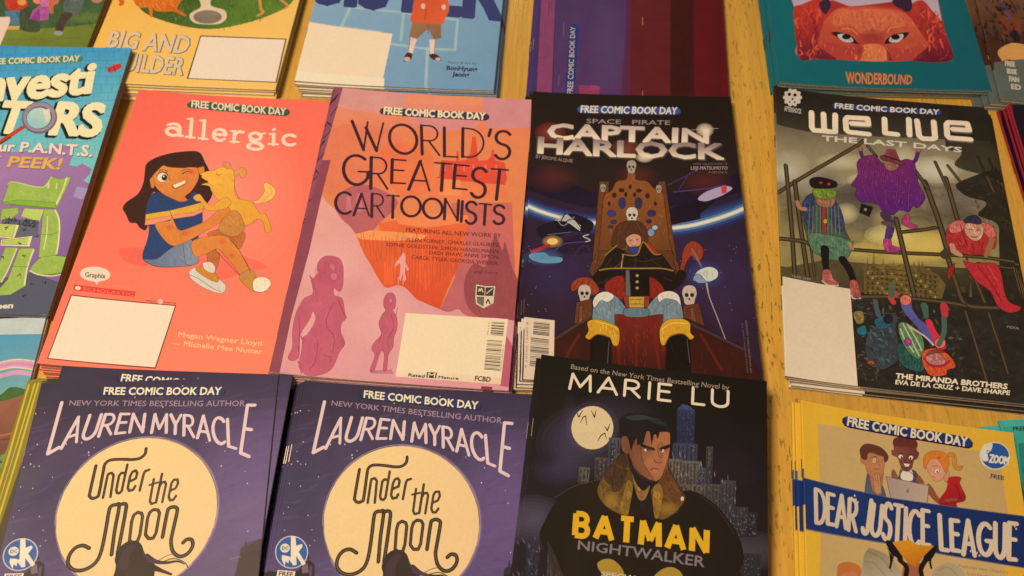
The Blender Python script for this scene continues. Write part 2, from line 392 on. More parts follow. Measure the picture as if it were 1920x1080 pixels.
def print_material(name, rough, coat, grain=1.):
    m, nt, b = newmat(name); L = nt.links
    at = N(nt, 'ShaderNodeVertexColor', layer_name='ink'); tc = N(nt, 'ShaderNodeTexCoord')
    n1 = N(nt, 'ShaderNodeTexNoise'); n1.inputs['Scale'].default_value = 60; n1.inputs['Detail'].default_value = 5; n1.inputs['Roughness'].default_value = .65
    n2 = N(nt, 'ShaderNodeTexNoise'); n2.inputs['Scale'].default_value = 420; n2.inputs['Detail'].default_value = 3
    for n in (n1, n2): L.new(tc.outputs['Object'], n.inputs['Vector'])
    # factor = 1 + strength*(noise-.5)*4 + fine grain
    s1 = N(nt, 'ShaderNodeMath', operation='SUBTRACT'); L.new(n1.outputs['Fac'], s1.inputs[0]); s1.inputs[1].default_value = .5
    s2 = N(nt, 'ShaderNodeMath', operation='MULTIPLY'); L.new(s1.outputs[0], s2.inputs[0]); L.new(at.outputs['Alpha'], s2.inputs[1])
    s3 = N(nt, 'ShaderNodeMath', operation='MULTIPLY'); L.new(s2.outputs[0], s3.inputs[0]); s3.inputs[1].default_value = 7
    f1 = N(nt, 'ShaderNodeMath', operation='SUBTRACT'); L.new(n2.outputs['Fac'], f1.inputs[0]); f1.inputs[1].default_value = .5
    f2 = N(nt, 'ShaderNodeMath', operation='MULTIPLY_ADD'); L.new(f1.outputs[0], f2.inputs[0]); f2.inputs[1].default_value = .16 * grain; f2.inputs[2].default_value = 1
    ad = N(nt, 'ShaderNodeMath', operation='ADD'); L.new(s3.outputs[0], ad.inputs[0]); L.new(f2.outputs[0], ad.inputs[1])
    mx = N(nt, 'ShaderNodeVectorMath', operation='SCALE'); L.new(at.outputs['Color'], mx.inputs[0]); L.new(ad.outputs[0], mx.inputs['Scale'])
    L.new(mx.outputs[0], b.inputs['Base Color'])
    b.inputs['Roughness'].default_value = rough; b.inputs['Coat Weight'].default_value = coat; b.inputs['Coat Roughness'].default_value = .22
    b.inputs['Specular IOR Level'].default_value = .22
    n3 = N(nt, 'ShaderNodeTexNoise'); n3.inputs['Scale'].default_value = 14; n3.inputs['Detail'].default_value = 2
    L.new(tc.outputs['Object'], n3.inputs['Vector'])
    bp = N(nt, 'ShaderNodeBump'); bp.inputs['Strength'].default_value = .25; bp.inputs['Distance'].default_value = .006
    L.new(n3.outputs['Fac'], bp.inputs['Height']); L.new(bp.outputs[0], b.inputs['Normal']); L.new(bp.outputs[0], b.inputs['Coat Normal'])
    return m
M_GLOSS = print_material('gloss_print', .38, .18)
M_MATTE = print_material('satin_print', .52, .05)

def paper_material():
    m, nt, b = newmat('page_paper'); L = nt.links
    tc = N(nt, 'ShaderNodeTexCoord'); mp = N(nt, 'ShaderNodeMapping'); mp.inputs['Scale'].default_value = (6, 6, 5200)
    L.new(tc.outputs['Object'], mp.inputs['Vector'])
    n = N(nt, 'ShaderNodeTexNoise'); n.inputs['Scale'].default_value = 1; n.inputs['Detail'].default_value = 2; L.new(mp.outputs[0], n.inputs['Vector'])
    r = N(nt, 'ShaderNodeValToRGB'); r.color_ramp.elements[0].position = .3; r.color_ramp.elements[1].position = .62
    r.color_ramp.elements[0].color = (.60, .56, .50, 1); r.color_ramp.elements[1].color = (.80, .77, .70, 1)
    L.new(n.outputs['Fac'], r.inputs[0]); L.new(r.outputs[0], b.inputs['Base Color']); b.inputs['Roughness'].default_value = .75
    return m
M_PAPER = paper_material()
m, nt, b = newmat('staple_wire'); b.inputs['Base Color'].default_value = (.35, .32, .28, 1); b.inputs['Metallic'].default_value = 1; b.inputs['Roughness'].default_value = .35
M_WIRE = m

def wood_material():
    m, nt, b = newmat('varnished_wood'); L = nt.links
    tc = N(nt, 'ShaderNodeTexCoord'); oi = N(nt, 'ShaderNodeObjectInfo'); geo = N(nt, 'ShaderNodeNewGeometry')
    def noise(scale, detail, rough=.6, src=tc.outputs['Object'], dist=0.):
        mp = N(nt, 'ShaderNodeMapping'); mp.inputs['Scale'].default_value = scale; L.new(src, mp.inputs['Vector'])
        n = N(nt, 'ShaderNodeTexNoise'); n.inputs['Scale'].default_value = 1; n.inputs['Detail'].default_value = detail
        n.inputs['Roughness'].default_value = rough; n.inputs['Distortion'].default_value = dist; L.new(mp.outputs[0], n.inputs['Vector']); return n.outputs['Fac']
    def ramp(fac, *st):
        r = N(nt, 'ShaderNodeValToRGB'); e = r.color_ramp.elements
        while len(e) < len(st): e.new(.5)
        for k, (p, c) in enumerate(st): e[k].position = p; e[k].color = c if len(c) == 4 else (*c, 1)
        L.new(fac, r.inputs[0]); return r.outputs[0]
    def mix(mode, fac, a, c):
        x = N(nt, 'ShaderNodeMix', data_type='RGBA', blend_type=mode)
        if isinstance(fac, float): x.inputs[0].default_value = fac
        else: L.new(fac, x.inputs[0])
        L.new(a, x.inputs[6]); L.new(c, x.inputs[7]) if not isinstance(c, tuple) else setattr(x.inputs[7], 'default_value', c)
        return x.outputs[2]
    base = ramp(noise((9, 1.6, 5), 4, .55, dist=.6), (.25, (.58, .355, .062)), (.5, (.66, .43, .086)), (.75, (.73, .495, .112)))
    fine = ramp(noise((220, 9, 50), 5, .7), (.3, (.72, .70, .66)), (.6, (1, 1, 1)))
    c = mix('MULTIPLY', .75, base, fine)
    band = ramp(noise((900, 30, 60), 3), (.35, (.86, .84, .8)), (.6, (1, 1, 1)))
    c = mix('MULTIPLY', .6, c, band)
    tone = N(nt, 'ShaderNodeMapRange'); tone.inputs['To Min'].default_value = .86; tone.inputs['To Max'].default_value = 1.10
    L.new(oi.outputs['Random'], tone.inputs['Value'])
    vs = N(nt, 'ShaderNodeVectorMath', operation='SCALE'); L.new(c, vs.inputs[0]); L.new(tone.outputs[0], vs.inputs['Scale']); c = vs.outputs[0]
    # open pores: short dark flecks along the grain, gathered in patches
    fl = noise((430, 105, 60), 2.5, .55); area_ = noise((7, 3, 2), 2)
    flm = ramp(fl, (.60, (0, 0, 0)), (.635, (1, 1, 1)))
    sc_ = N(nt, 'ShaderNodeSeparateColor'); L.new(oi.outputs['Color'], sc_.inputs[0]); arm_ = ramp(area_, (.30, (.25, .25, .25)), (.52, (1, 1, 1))); am = N(nt, 'ShaderNodeMath', operation='MULTIPLY'); L.new(arm_, am.inputs[0]); L.new(sc_.outputs[0], am.inputs[1]); arm = am.outputs[0]
    f = N(nt, 'ShaderNodeMath', operation='MULTIPLY'); L.new(flm, f.inputs[0]); L.new(arm, f.inputs[1])
    f3 = N(nt, 'ShaderNodeMath', operation='MULTIPLY'); L.new(f.outputs[0], f3.inputs[0]); f3.inputs[1].default_value = .9
    c = mix('MIX', f3.outputs[0], c, (.075, .04, .014, 1))
    L.new(c, b.inputs['Base Color'])
    b.inputs['Roughness'].default_value = .42; b.inputs['Coat Weight'].default_value = .22; b.inputs['Coat Roughness'].default_value = .16
    bp = N(nt, 'ShaderNodeBump'); bp.inputs['Strength'].default_value = .35; bp.inputs['Distance'].default_value = .0012
    L.new(noise((260, 22, 40), 4), bp.inputs['Height']); L.new(bp.outputs[0], b.inputs['Normal']); L.new(bp.outputs[0], b.inputs['Coat Normal'])
    return m
M_WOOD = wood_material()

# ------------------------------------------------------------------ table of glued staves
def empty(name, loc=(0, 0, 0), rot=(0, 0, 0), parent=None):
    o = bpy.data.objects.new(name, None); COL.objects.link(o); o.location = loc; o.rotation_euler = rot; o.empty_display_size = .02
    if parent: o.parent = parent
    return o
def meshobj(name, verts, faces, mat, parent=None):
    me = bpy.data.meshes.new(name); me.from_pydata([tuple(map(float, v)) for v in verts], [], faces); me.update()
    me.materials.append(mat); o = bpy.data.objects.new(name, me); COL.objects.link(o)
    if parent: o.parent = parent
    return o
def bevel_box(x0, x1, y0, y1, z0, z1, b):
    v = [(x0, y0, z0), (x1, y0, z0), (x1, y1, z0), (x0, y1, z0), (x0, y0, z1 - b), (x1, y0, z1 - b), (x1, y1, z1 - b), (x0, y1, z1 - b),
         (x0 + b, y0 + b, z1), (x1 - b, y0 + b, z1), (x1 - b, y1 - b, z1), (x0 + b, y1 - b, z1)]
    f = [(3, 2, 1, 0), (8, 9, 10, 11)]
    for k in range(4): j = (k + 1) % 4; f += [(k, j, 4 + j, 4 + k), (4 + k, 4 + j, 8 + j, 8 + k)]
    return v, f
tab = empty('wooden_table', (0, .3, -.73)); tab.rotation_euler.z = -.10; tab['label'] = 'honey coloured varnished wooden table under all the comic stacks'; tab['category'] = 'table'
x = -1.15
while x < 1.15:
    w = rnd.choice((.058, .066, .074, .083)); v, f = bevel_box(x, x + w - .00008, -1.0, 1.25, .702, .73, .00015)
    so = meshobj('stave', v, f, M_WOOD, tab); so.color = (1.0 if abs(x + w / 2 - .185) < .04 else rnd.uniform(.05, .5), 0, 0, 1); x += w
for a in (-1.05, 1.05):
    for bq in (-.9, 1.15):
        v, f = bevel_box(a - .035, a + .035, bq - .035, bq + .035, 0, .70, .003); meshobj('leg', v, f, M_WOOD, tab)
v, f = bevel_box(-1.08, 1.08, -.88, 1.13, .64, .7015, .002); meshobj('apron', v, f, M_WOOD, tab)
v, f = [(-6, -6, 0), (6, -6, 0), (6, 6, 0), (-6, 6, 0)], [(0, 1, 2, 3)]
m, nt, b = newmat('floor_carpet'); nn = N(nt, 'ShaderNodeTexNoise'); nn.inputs['Scale'].default_value = 90; rr = N(nt, 'ShaderNodeValToRGB')
rr.color_ramp.elements[0].color = (.05, .045, .04, 1); rr.color_ramp.elements[1].color = (.13, .11, .09, 1)
nt.links.new(nn.outputs[0], rr.inputs[0]); nt.links.new(rr.outputs[0], b.inputs['Base Color']); b.inputs['Roughness'].default_value = .95
fl = meshobj('floor', v, f, m); fl.location = (0, 0, -.73); fl['kind'] = 'structure'

# ------------------------------------------------------------------ comic books
def colour_mesh(me, rgba):
    ca = me.color_attributes.new('ink', 'FLOAT_COLOR', 'CORNER'); ca.data.foreach_set('color', np.asarray(rgba, np.float32).ravel())

def cover_meshes(art, W, H, k, n, t, A, edge=(.74, .70, .62), spine=None, clear=.985):
    """cover = printed front sheet + rims + spine + back sheet of copy k (1 = bottom) in a stack of n"""
    uv = art.uv * np.array([W / art.W, H / art.H]); r = rise(uv[:, 0], W)
    z = t * clear + A * (k - 1 + clear) / n * r - 0
    V = [np.c_[uv, z]]; Fc = [art.tri]; C = [art.rgba]; nv = len(uv)
    # boundary rims: sampled from the sheet's own outline
    us = np.array([u for u in ULINES if u < W] + [W]); th = .00028; ed = np.r_[edge, .02]
    def strip(P0, P1, colr):
        nonlocal nv
        m = len(P0); V.append(P0); V.append(P1); f = []
        for i in range(m - 1): f += [(nv + i, nv + m + i, nv + i + 1), (nv + i + 1, nv + m + i, nv + m + i + 1)]
        Fc.append(np.array(f)); cc = np.asarray(colr, float)
        C.append(np.broadcast_to(cc, (len(f) * 3, 4)) if cc.ndim == 1 else np.repeat(cc, 6, 0)); nv += 2 * m
    zt = lambda u: t * clear + A * (k - 1 + clear) / n * rise(u, W)
    zb = lambda u: .00005 + A * (k - 1 + .04) / n * rise(u, W)
    # front sheet rims (foot, head, fore edge) and underside
    for vv in (0, H): strip(np.c_[us, 0 * us + vv, zt(us)], np.c_[us, 0 * us + vv, zt(us) - th], ed)
    vs = np.linspace(0, H, 10)
    strip(np.c_[0 * vs + W, vs, 0 * vs + zt(W)], np.c_[0 * vs + W, vs, 0 * vs + zt(W) - th], ed)
    strip(np.c_[us, 0 * us, zt(us) - th], np.c_[us, 0 * us + H, zt(us) - th], ed)
    # back sheet
    strip(np.c_[us, 0 * us, zb(us) + th], np.c_[us, 0 * us + H, zb(us) + th], ed)
    strip(np.c_[us, 0 * us, zb(us)], np.c_[us, 0 * us + H, zb(us)], ed)
    for vv in (0, H): strip(np.c_[us, 0 * us + vv, zb(us) + th], np.c_[us, 0 * us + vv, zb(us)], ed)
    strip(np.c_[0 * vs + W, vs, 0 * vs + zb(W) + th], np.c_[0 * vs + W, vs, 0 * vs + zb(W)], ed)
    # rounded spine, in the colours of the front's spine edge
    on = np.where(art.uv[:, 0] < 1e-5)[0]; on = on[np.argsort(art.uv[on, 1])]
    cs = {}
    for f, q in zip(art.tri, art.rgba.reshape(-1, 3, 4)):
        for a in range(3):
            if art.uv[f[a], 0] < 1e-5: cs[f[a]] = q[a]
    on = [i for i in on if i in cs]; vv = art.uv[on, 1] * H / art.H; cc = np.array([cs[i] for i in on]); cseg = cc[:-1]
    z1, z0 = float(zt(0.)), float(zb(0.)); prev = np.c_[0 * vv, vv, 0 * vv + z1]
    for a in (30, 60, 90, 120, 150, 180):
        an = math.radians(a); off = -.0007 * math.sin(an); zz = (z1 + z0) / 2 + (z1 - z0) / 2 * math.cos(an)
        cur = np.c_[0 * vv + off, vv, 0 * vv + zz]; strip(prev, cur, cseg if spine is None else np.tile(np.r_[spine, .03], (len(cseg), 1))); prev = cur
    V = np.concatenate(V); Fc = np.concatenate(Fc); C = np.concatenate(C)
    me = bpy.data.meshes.new('cover'); nf = len(Fc)
    me.vertices.add(len(V)); me.vertices.foreach_set('co', V.astype(np.float32).ravel())
    me.loops.add(nf * 3); me.loops.foreach_set('vertex_index', Fc.astype(np.int32).ravel())
    me.polygons.add(nf); me.polygons.foreach_set('loop_start', np.arange(0, nf * 3, 3, dtype=np.int32)); me.polygons.foreach_set('loop_total', np.full(nf, 3, np.int32))
    me.polygons.foreach_set('use_smooth', np.ones(nf, bool))
    me.update(calc_edges=True); colour_mesh(me, C)
    return me

def page_mesh(W, H, k, n, t, A, seed, clear=.985):
    r = random.Random(seed); us = np.array([.0004] + [u for u in ULINES[1:] if u < W - .004] + [W - .0006]); V = []; F = []
    L = 5
    for l in range(L):                        # five leaves, each a little short or long of the next
        a, b_ = (l + .08) / L, (l + .94) / L; du = r.uniform(-.0002, .0006); dv = r.uniform(.0002, .0007)
        uu = us.copy(); uu[-1] -= du + .0002 * l
        lo = .00035 + A * (k - 1 + .06) / n * rise(uu, W); hi = t * clear - .0003 + A * (k - 1 + clear - .02) / n * rise(uu, W)
        m = len(uu); base = len(V)
        for zz, v in ((lo + (hi - lo) * a, dv), (lo + (hi - lo) * b_, dv), (lo + (hi - lo) * b_, H - dv), (lo + (hi - lo) * a, H - dv)):
            V += [(uu[i], v, zz[i]) for i in range(m)]
        for s_ in range(4):
            o, p = base + s_ * m, base + ((s_ + 1) % 4) * m
            for i in range(m - 1): F.append((o + i, o + i + 1, p + i + 1, p + i))
        F.append((base, base + m, base + 2 * m, base + 3 * m)); F.append((base + m - 1, base + 4 * m - 1, base + 3 * m - 1, base + 2 * m - 1))
    me = bpy.data.meshes.new('page_block'); me.from_pydata([tuple(map(float, v)) for v in V], [], F); me.update(); me.materials.append(M_PAPER)
    return me

def staple_mesh(z):
    v = []; f = []; x, rad = -.00095, .0003
    for i, y in enumerate((-.006, .006)):
        for a in range(6): v.append((x + rad * math.cos(a * 1.0472), y, z + rad * math.sin(a * 1.0472)))
    for a in range(6): f.append((a, (a + 1) % 6, 6 + (a + 1) % 6, 6 + a))
    f += [tuple(range(5, -1, -1)), tuple(range(6, 12))]
    me = bpy.data.meshes.new('staple'); me.from_pydata(v, [], f); me.update(); me.materials.append(M_WIRE); return me

ORD = ['first', 'second', 'third', 'fourth', 'fifth', 'sixth', 'seventh', 'eighth', 'ninth']
def stack(name, art, toplabel, under, group, mat=None, fan=None, jit=(.0012, .0010, .006), edge=(.74, .70, .62), seed=1, spine=None):
    """a stack of comic books; each copy is a thing with cover, page block and two staples"""
    sx, sy, th, W, H, n, t, A, zb, rs = ST[name]; r = random.Random(seed * 31 + 5)
    Mx = Matrix.Translation((sx, sy, zb)) @ Matrix.Rotation(th, 4, 'Z') @ Matrix.Rotation(math.asin(rs / .257), 4, 'X')
    for k in range(n, 0, -1):
        d = n - k                                     # 0 = top copy
        if d == 0: dx = dy = da = 0
        else:
            fx, fy, fa = fan(d) if fan else (0, 0, 0)
            dx, dy, da = fx + r.uniform(-1, 1) * jit[0], fy + r.uniform(-1, 1) * jit[1], fa + r.uniform(-1, 1) * jit[2]
        e = empty('comic_book'); e.matrix_world = Mx @ Matrix.Translation((dx, dy, (k - 1) * t)) @ Matrix.Rotation(da, 4, 'Z')
        e['label'] = toplabel if d == 0 else under % ('bottom copy' if k == 1 else ORD[d] + ' from the top')
        e['category'] = 'comic book'; e['group'] = group
        me = cover_meshes(art, W, H, k, n, t, A, edge, spine); me.materials.append(mat or M_GLOSS)
        c = bpy.data.objects.new('cover', me); COL.objects.link(c); c.parent = e
        pb = bpy.data.objects.new('page_block', page_mesh(W, H, k, n, t, A, seed * 10 + k)); COL.objects.link(pb); pb.parent = e
        zc = t * .48 + A * (k - .5) / n; sm = staple_mesh(zc)
        for q in (.22, .78):
            s_ = bpy.data.objects.new('staple', sm); COL.objects.link(s_); s_.parent = e; s_.location = (0, H * q, 0)
# ================================================================== the covers
K3 = 1 / 3

# ---- salmon cover: girl hugging a dog
A = Art('allergic', (255, 116, 96), 1.0, .015)
A.fr(0, 0, 1)
A.poly('40,130 640,130 640,760 40,760', ((250, 104, 88), (255, 134, 100), (200, 150), (400, 700)), tex=.012)
A.glow(420, 360, 150, 170, (255, 165, 140), .5, n=9)
A.badge((360, 188), (536, 203), (535, 216), (359, 201), (55, 100, 78), (35, 75, 60), (240, 222, 185), .03)
A.strokes('allergic', '312,217 435,231 556,240', '309,252 432,266 555,273', 7, (250, 222, 190), gap=.12, thin=.6)
A.fr(220, 260, .2962)
A.blob('10,700 90,690 170,700 200,800 120,800 40,770', (250, 92, 80), .6)
A.blob('520,730 700,720 900,780 940,820 800,850 640,900 540,860', (248, 96, 84), .55)
HB = (62, 32, 26)
A.ol = ((70, 36, 34), 2.6, .75); A.hatch = (260, 34, 7, .22, 70)
A.blob('185,160 240,122 340,92 470,78 525,92 555,150 585,215 560,250 600,320 590,380 540,420 420,400 300,360 215,350 190,560 150,570 120,535 80,530 55,480 35,440 60,400 130,350 165,280 175,210', HB)
A.blob('200,380 240,340 300,350 345,380 430,400 480,335 520,380 540,500 520,600 480,700 400,780 300,790 180,775 160,730 190,640 200,560 175,500', (38, 66, 112))
A.poly('180,478 330,455 480,418 545,400 548,450 480,488 350,505 240,538 172,546', (232, 175, 60)); A.poly('178,515 350,484 480,466 540,440 545,462 480,490 350,508 240,540 172,548', (240, 150, 110))
A.blob('165,765 250,760 330,700 420,650 470,640 480,740 515,780 470,802 330,812 220,800', ((105, 122, 150), (130, 140, 160), (200, 780), (470, 700)))
A.blob('420,665 470,640 500,730 515,780 445,800 425,740', (128, 145, 162))
SK = (226, 136, 62); SD = (196, 110, 52)
A.blob('560,690 640,720 640,790 610,850 560,830 570,760', SD)
A.blob('570,600 700,560 800,590 805,640 770,700 700,680 620,640', SD)
A.blob('470,655 560,622 670,612 720,640 780,720 850,850 830,900 790,880 730,800 640,700 560,730 490,745', SK)
A.blob('240,540 330,520 350,500 390,575 440,570 560,520 640,450 700,415 730,450 700,500 600,560 500,620 400,668 340,675 280,620', SK)
A.blob('215,230 260,165 330,180 420,185 500,180 515,250 470,330 430,365 445,390 400,400 350,380 290,350 240,300', ((232, 148, 66), (222, 128, 62), (260, 200), (450, 340)))
A.blob('205,250 228,245 235,300 215,310', SK); A.blob('510,180 545,175 550,210 520,222', SK)
A.blob('255,165 330,95 480,85 520,110 540,175 440,180 370,178 300,165 240,215 200,260 205,190', HB)
A.ell(285, 245, 34, 30, (246, 226, 200)); A.ell(298, 246, 17, 19, (60, 34, 24)); A.ell(300, 246, 9, 11, (20, 14, 16)); A.ell(294, 239, 5, 5, (246, 236, 220)); A.line('250,238 268,214 300,212 320,232', 6, (50, 26, 24)); A.line('412,222 440,208 474,214', 7, (70, 34, 26));  A.line('405,205 440,192 480,205', 5, (120, 60, 40)); A.line('262,205 290,196 318,208', 5, (110, 58, 40)); A.line('335,225 328,258 345,265', 4, (185, 90, 50))
A.poly('348,295 435,260 428,285 365,314', (250, 232, 212)); A.line('348,295 365,316 430,288', 5, (150, 60, 50)); A.glow(470, 215, 38, 26, (225, 95, 60), .5); A.glow(280, 290, 34, 22, (225, 95, 60), .35)
for x_, y_ in ((332, 562), (425, 600), (665, 655), (725, 740)): A.glow(x_, y_, 26, 20, (215, 80, 45), .6, n=4)
DG = (240, 172, 62)
A.blob('860,400 900,380 930,330 925,290 950,280 1000,320 990,370 940,400 880,412', (250, 196, 100)); A.line('930,385 975,345 962,300', 4, (235, 160, 90))
A.blob('520,230 560,208 610,200 660,180 720,190 745,230 740,330 770,380 850,400 900,470 940,480 972,560 968,592 935,590 925,530 880,510 820,550 770,545 740,500 700,430 650,400 600,340 580,300 530,290 575,275 545,255', ((246, 184, 70), (236, 166, 58), (640, 220), (860, 500)))
A.blob('640,560 700,470 760,460 800,530 800,580 740,620 670,600', (206, 140, 66)); A.blob('480,370 520,350 560,400 600,420 680,370 720,400 690,440 600,455 560,450 530,400 500,395', DG)
A.blob('740,210 790,182 816,205 805,245 780,245 770,220 745,245', (226, 160, 80)); A.blob('665,155 705,148 720,185 690,190', (226, 150, 90)); A.line('740,250 748,330 775,382', 3, (150, 90, 40))
A.line('625,222 640,232 655,224', 4, (90, 60, 40)); A.ell(527, 236, 9, 8, (70, 44, 34)); A.line('535,272 580,285 610,300', 3, (130, 76, 40)); A.line('770,545 830,552 885,512', 3, (150, 92, 44)); A.line('620,700 700,790 800,890', 3, (90, 50, 34))
A.blob('455,840 510,815 600,860 680,920 680,965 640,978 560,950 470,890', (222, 216, 222)); A.blob('500,818 560,810 620,850 640,905 590,895 510,845', (214, 138, 52)); A.blob('540,790 590,780 620,810 610,850 560,835', (232, 214, 190))
A.line('455,860 520,890 600,945 660,970', 3, (110, 80, 90))
A.blob('770,870 830,830 870,850 880,950 850,960 800,920', (206, 142, 62)); A.blob('860,900 910,875 960,890 972,925 940,965 870,968', (248, 240, 226)); A.line('775,875 850,840 900,850', 6, (170, 150, 140)); A.line('850,960 920,972 972,930', 3, (90, 60, 60)); A.line('715,640 780,720 845,850', 3, (90, 50, 34)); A.line('330,455 350,500 388,575 440,570', 3, (24, 34, 66)); A.line('165,770 230,805 330,814 470,804', 3, (44, 50, 80))
A.ol = A.hatch = None
A.fr(0, 360, K3)
A.ell(535, 462, 86, 42, (240, 222, 190), rot=3); A.poly('525,495 560,495 545,522', (240, 222, 190)); A.text('Graphix', '480,450 595,460', '478,476 593,486', (90, 76, 66), .02)
A.poly('416,520 762,560 758,590 412,552', (228, 64, 52)); A.text('SCHOLASTIC', '468,535 752,568', '466,553 750,585', (250, 120, 96), .01); A.ell(438, 540, 15, 11, (250, 226, 200)); A.text('AN IMPRINT OF', '600,520 730,533', '599,530 729,543', (250, 140, 120))
A.poly('398,576 992,636 876,994 264,938', (128, 52, 42)); A.poly('403,583 984,641 871,986 272,933', (250, 228, 194), tex=.006)
A.text('WHAT TO WATCH', '822,606 990,622', '820,616 988,632', (140, 60, 50), .02); A.ell(902, 616, 14, 15, (235, 190, 170))
A.text('Megan Wagner Lloyd', '1006,785 1240,812 1475,838', '1002,812 1236,840 1470,866', (250, 196, 130), .022); A.text('and', '975,846 1012,850', '973,858 1010,862', (250, 190, 130)); A.text('Michelle Mee Nutter', '1038,838 1256,862 1476,884', '1034,866 1252,890 1472,912', (250, 196, 130), .022)
allergic = A.bake()

# ---- orange and pink anthology cover
A = Art('world', (236, 140, 88), 1.0, .03)
A.fr(480, 0, K3)
A.poly('440,440 1600,440 1600,760 400,760', ((236, 152, 124), (238, 136, 92), (800, 480), (800, 760)), tex=.03)
A.poly('470,470 845,500 835,605 700,640 455,600', (222, 158, 150), .9); A.poly('845,515 1290,530 1275,590 840,580', (250, 152, 92)); A.poly('1270,540 1620,560 1620,720 1300,720 1280,640', (216, 146, 150), .9)
A.poly('860,640 1260,668 1240,720 1010,740 880,700', (222, 146, 144), .9); A.blob('440,720 620,700 800,760 850,860 760,1000 600,1080 380,1080 380,900', (234, 124, 92), .6); A.glow(1000, 560, 300, 90, (222, 148, 146), .4); A.blob('700,850 900,800 1000,900 960,1080 800,1100', (246, 120, 70), .6)
A.poly('560,1080 565,1050 590,1050 596,1005 605,1050 640,1045 655,1080', (196, 100, 110), .9)
A.poly('1006,1000 1030,990 1040,900 1125,905 1128,850 1140,850 1142,905 1180,900 1205,860 1212,800 1216,770 1238,768 1240,800 1250,905 1300,900 1322,880 1326,840 1338,842 1345,900 1400,915 1412,1000 1400,1040 1010,1010', (232, 84, 58)); A.poly('1010,1000 1400,1045 1420,1120 960,1110', (244, 132, 82)); A.poly('1040,1010 1150,1010 1160,1100 1030,1100', (250, 160, 100), .6)
for x_ in (1060, 1110, 1170, 1222, 1290, 1350): A.line([(x_, 930), (x_ + 2, 960)], 9, (250, 130, 90))
A.fr(480, 360, K3)
A.blob('440,40 560,-40 690,-20 800,60 700,170 640,230 560,240 470,140', (186, 98, 104), .9); A.poly('505,110 512,20 530,20 540,110', (210, 120, 130)); A.poly('560,110 566,10 590,10 600,110', (214, 124, 128), .8)
A.poly('1100,60 1440,60 1470,720 1180,700 1030,665 1120,480', ((214, 112, 96), (196, 104, 112), (1200, 80), (1200, 600)))
A.poly('690,175 1000,130 1190,150 1170,330 1150,400 1110,470 1030,664 950,640 890,600 720,530 650,440 570,260 700,230', ((238, 110, 60), (226, 84, 46), (900, 150), (900, 620)))
A.poly('790,150 900,118 1190,130 1200,170 960,200 800,180', (250, 142, 88)); A.poly('555,238 640,215 800,225 965,242 930,268 760,275 590,266', (250, 160, 92)); A.poly('720,400 760,330 800,420 780,520 720,520', (246, 110, 60), .7); A.poly('930,300 1000,280 1020,420 960,560 900,480', (246, 104, 56), .6)
r_ = random.Random(3)
for i in range(34):
    x_ = 590 + i * 17; y0 = 250 + r_.uniform(-50, 30); y1 = min(640, 300 + (x_ - 560) * .9) if x_ < 960 else 640 - (x_ - 960) * 1.0
    if y1 > y0 + 40: A.line([(x_ + r_.uniform(-8, 8), y0 + (y1 - y0) * q_) for q_ in (0, .3, .6, r_.uniform(.75, .98))], 2.6, (176, 60, 40), .7)
A.blob('1190,640 1170,560 1180,470 1230,400 1290,420 1320,300 1350,250 1385,330 1400,280 1440,420 1480,520 1500,700 1400,720 1250,700', (158, 76, 82)); A.scribble('1190,430 1470,430 1480,700 1190,700', 110, 4, [(140, 62, 70), (172, 88, 92)], 46, 88, .15, 4)
A.blob('355,35 400,60 450,105 480,150 550,220 600,335 640,400 690,490 730,540 790,525 840,540 900,600 940,620 1010,650 1080,675 1140,660 1200,700 1500,760 1500,1150 100,1150 130,1000 200,700 290,330', ((236, 170, 158), (228, 160, 160), (400, 100), (700, 1000)), tex=.02)
A.glow(420, 400, 190, 150, (242, 188, 176), .6); A.glow(720, 720, 220, 180, (240, 182, 170), .6); A.glow(360, 780, 200, 170, (240, 178, 168), .5); A.glow(560, 560, 120, 90, (214, 140, 146), .35); A.glow(1000, 760, 160, 60, (214, 140, 146), .3)
A.poly('130,1010 330,1035 600,1050 860,1040 1000,1130 100,1110', ((196, 128, 132), (226, 158, 156), (300, 1080), (330, 1000)), .8); A.poly('1380,760 1440,860 1440,1100 1370,1090', (196, 96, 118))
A.poly('365,40 420,-180 360,-180 290,100 190,480 60,1010 132,1020 200,700 300,330', (148, 72, 88))
A.hatch = (900, 60, 9, .14, 80); A.ol = ((140, 56, 78), 2.6, .7); FG = (200, 96, 116); FD = (140, 56, 78)
A.blob('345,440 348,400 380,365 430,360 475,380 490,430 488,520 470,560 440,540 440,580 485,600 500,680 508,710 480,740 478,790 500,850 470,900 420,1000 330,1035 270,1020 245,960 255,900 265,820 290,800 335,720 320,670 300,720 250,800 245,880 240,930 205,950 180,930 205,870 205,780 225,680 270,600 320,570 315,500 350,455', FG)
A.ell(430, 420, 22, 16, (222, 130, 142), rot=60); A.ell(437, 474, 20, 22, (222, 130, 142)); A.ell(410, 450, 80, 70, (180, 80, 100), .3)
for l_ in ('490,420 488,520 470,560', '440,620 400,700 400,760 440,820 430,900', '348,830 346,880 330,960 300,1000', '240,700 245,800 238,900', '460,600 500,700', '380,920 420,930 415,960'): A.line(l_, 3.2, FD, .9)
for x_, y_ in ((322, 490), (330, 520), (350, 560), (272, 830), (498, 850), (255, 970), (262, 1000)): A.poly([(x_, y_), (x_ - 22, y_ - 22), (x_ - 6, y_ + 22)], FG)
A.blob('720,600 740,570 770,570 786,600 782,650 770,665 790,700 795,760 775,820 772,870 745,915 735,1000 715,1000 722,915 700,900 665,1005 642,1000 668,920 650,880 670,840 705,800 690,740 710,690 730,665 718,640', FG)
for l_ in ('718,640 730,665 708,695', '760,690 775,760 740,830 750,880', '706,800 690,850', '790,690 795,650'): A.line(l_, 3, FD, .9)
A.ell(758, 612, 10, 12, (222, 130, 142)); A.poly('640,1008 760,1000 770,1020 650,1018', (190, 100, 120), .6)
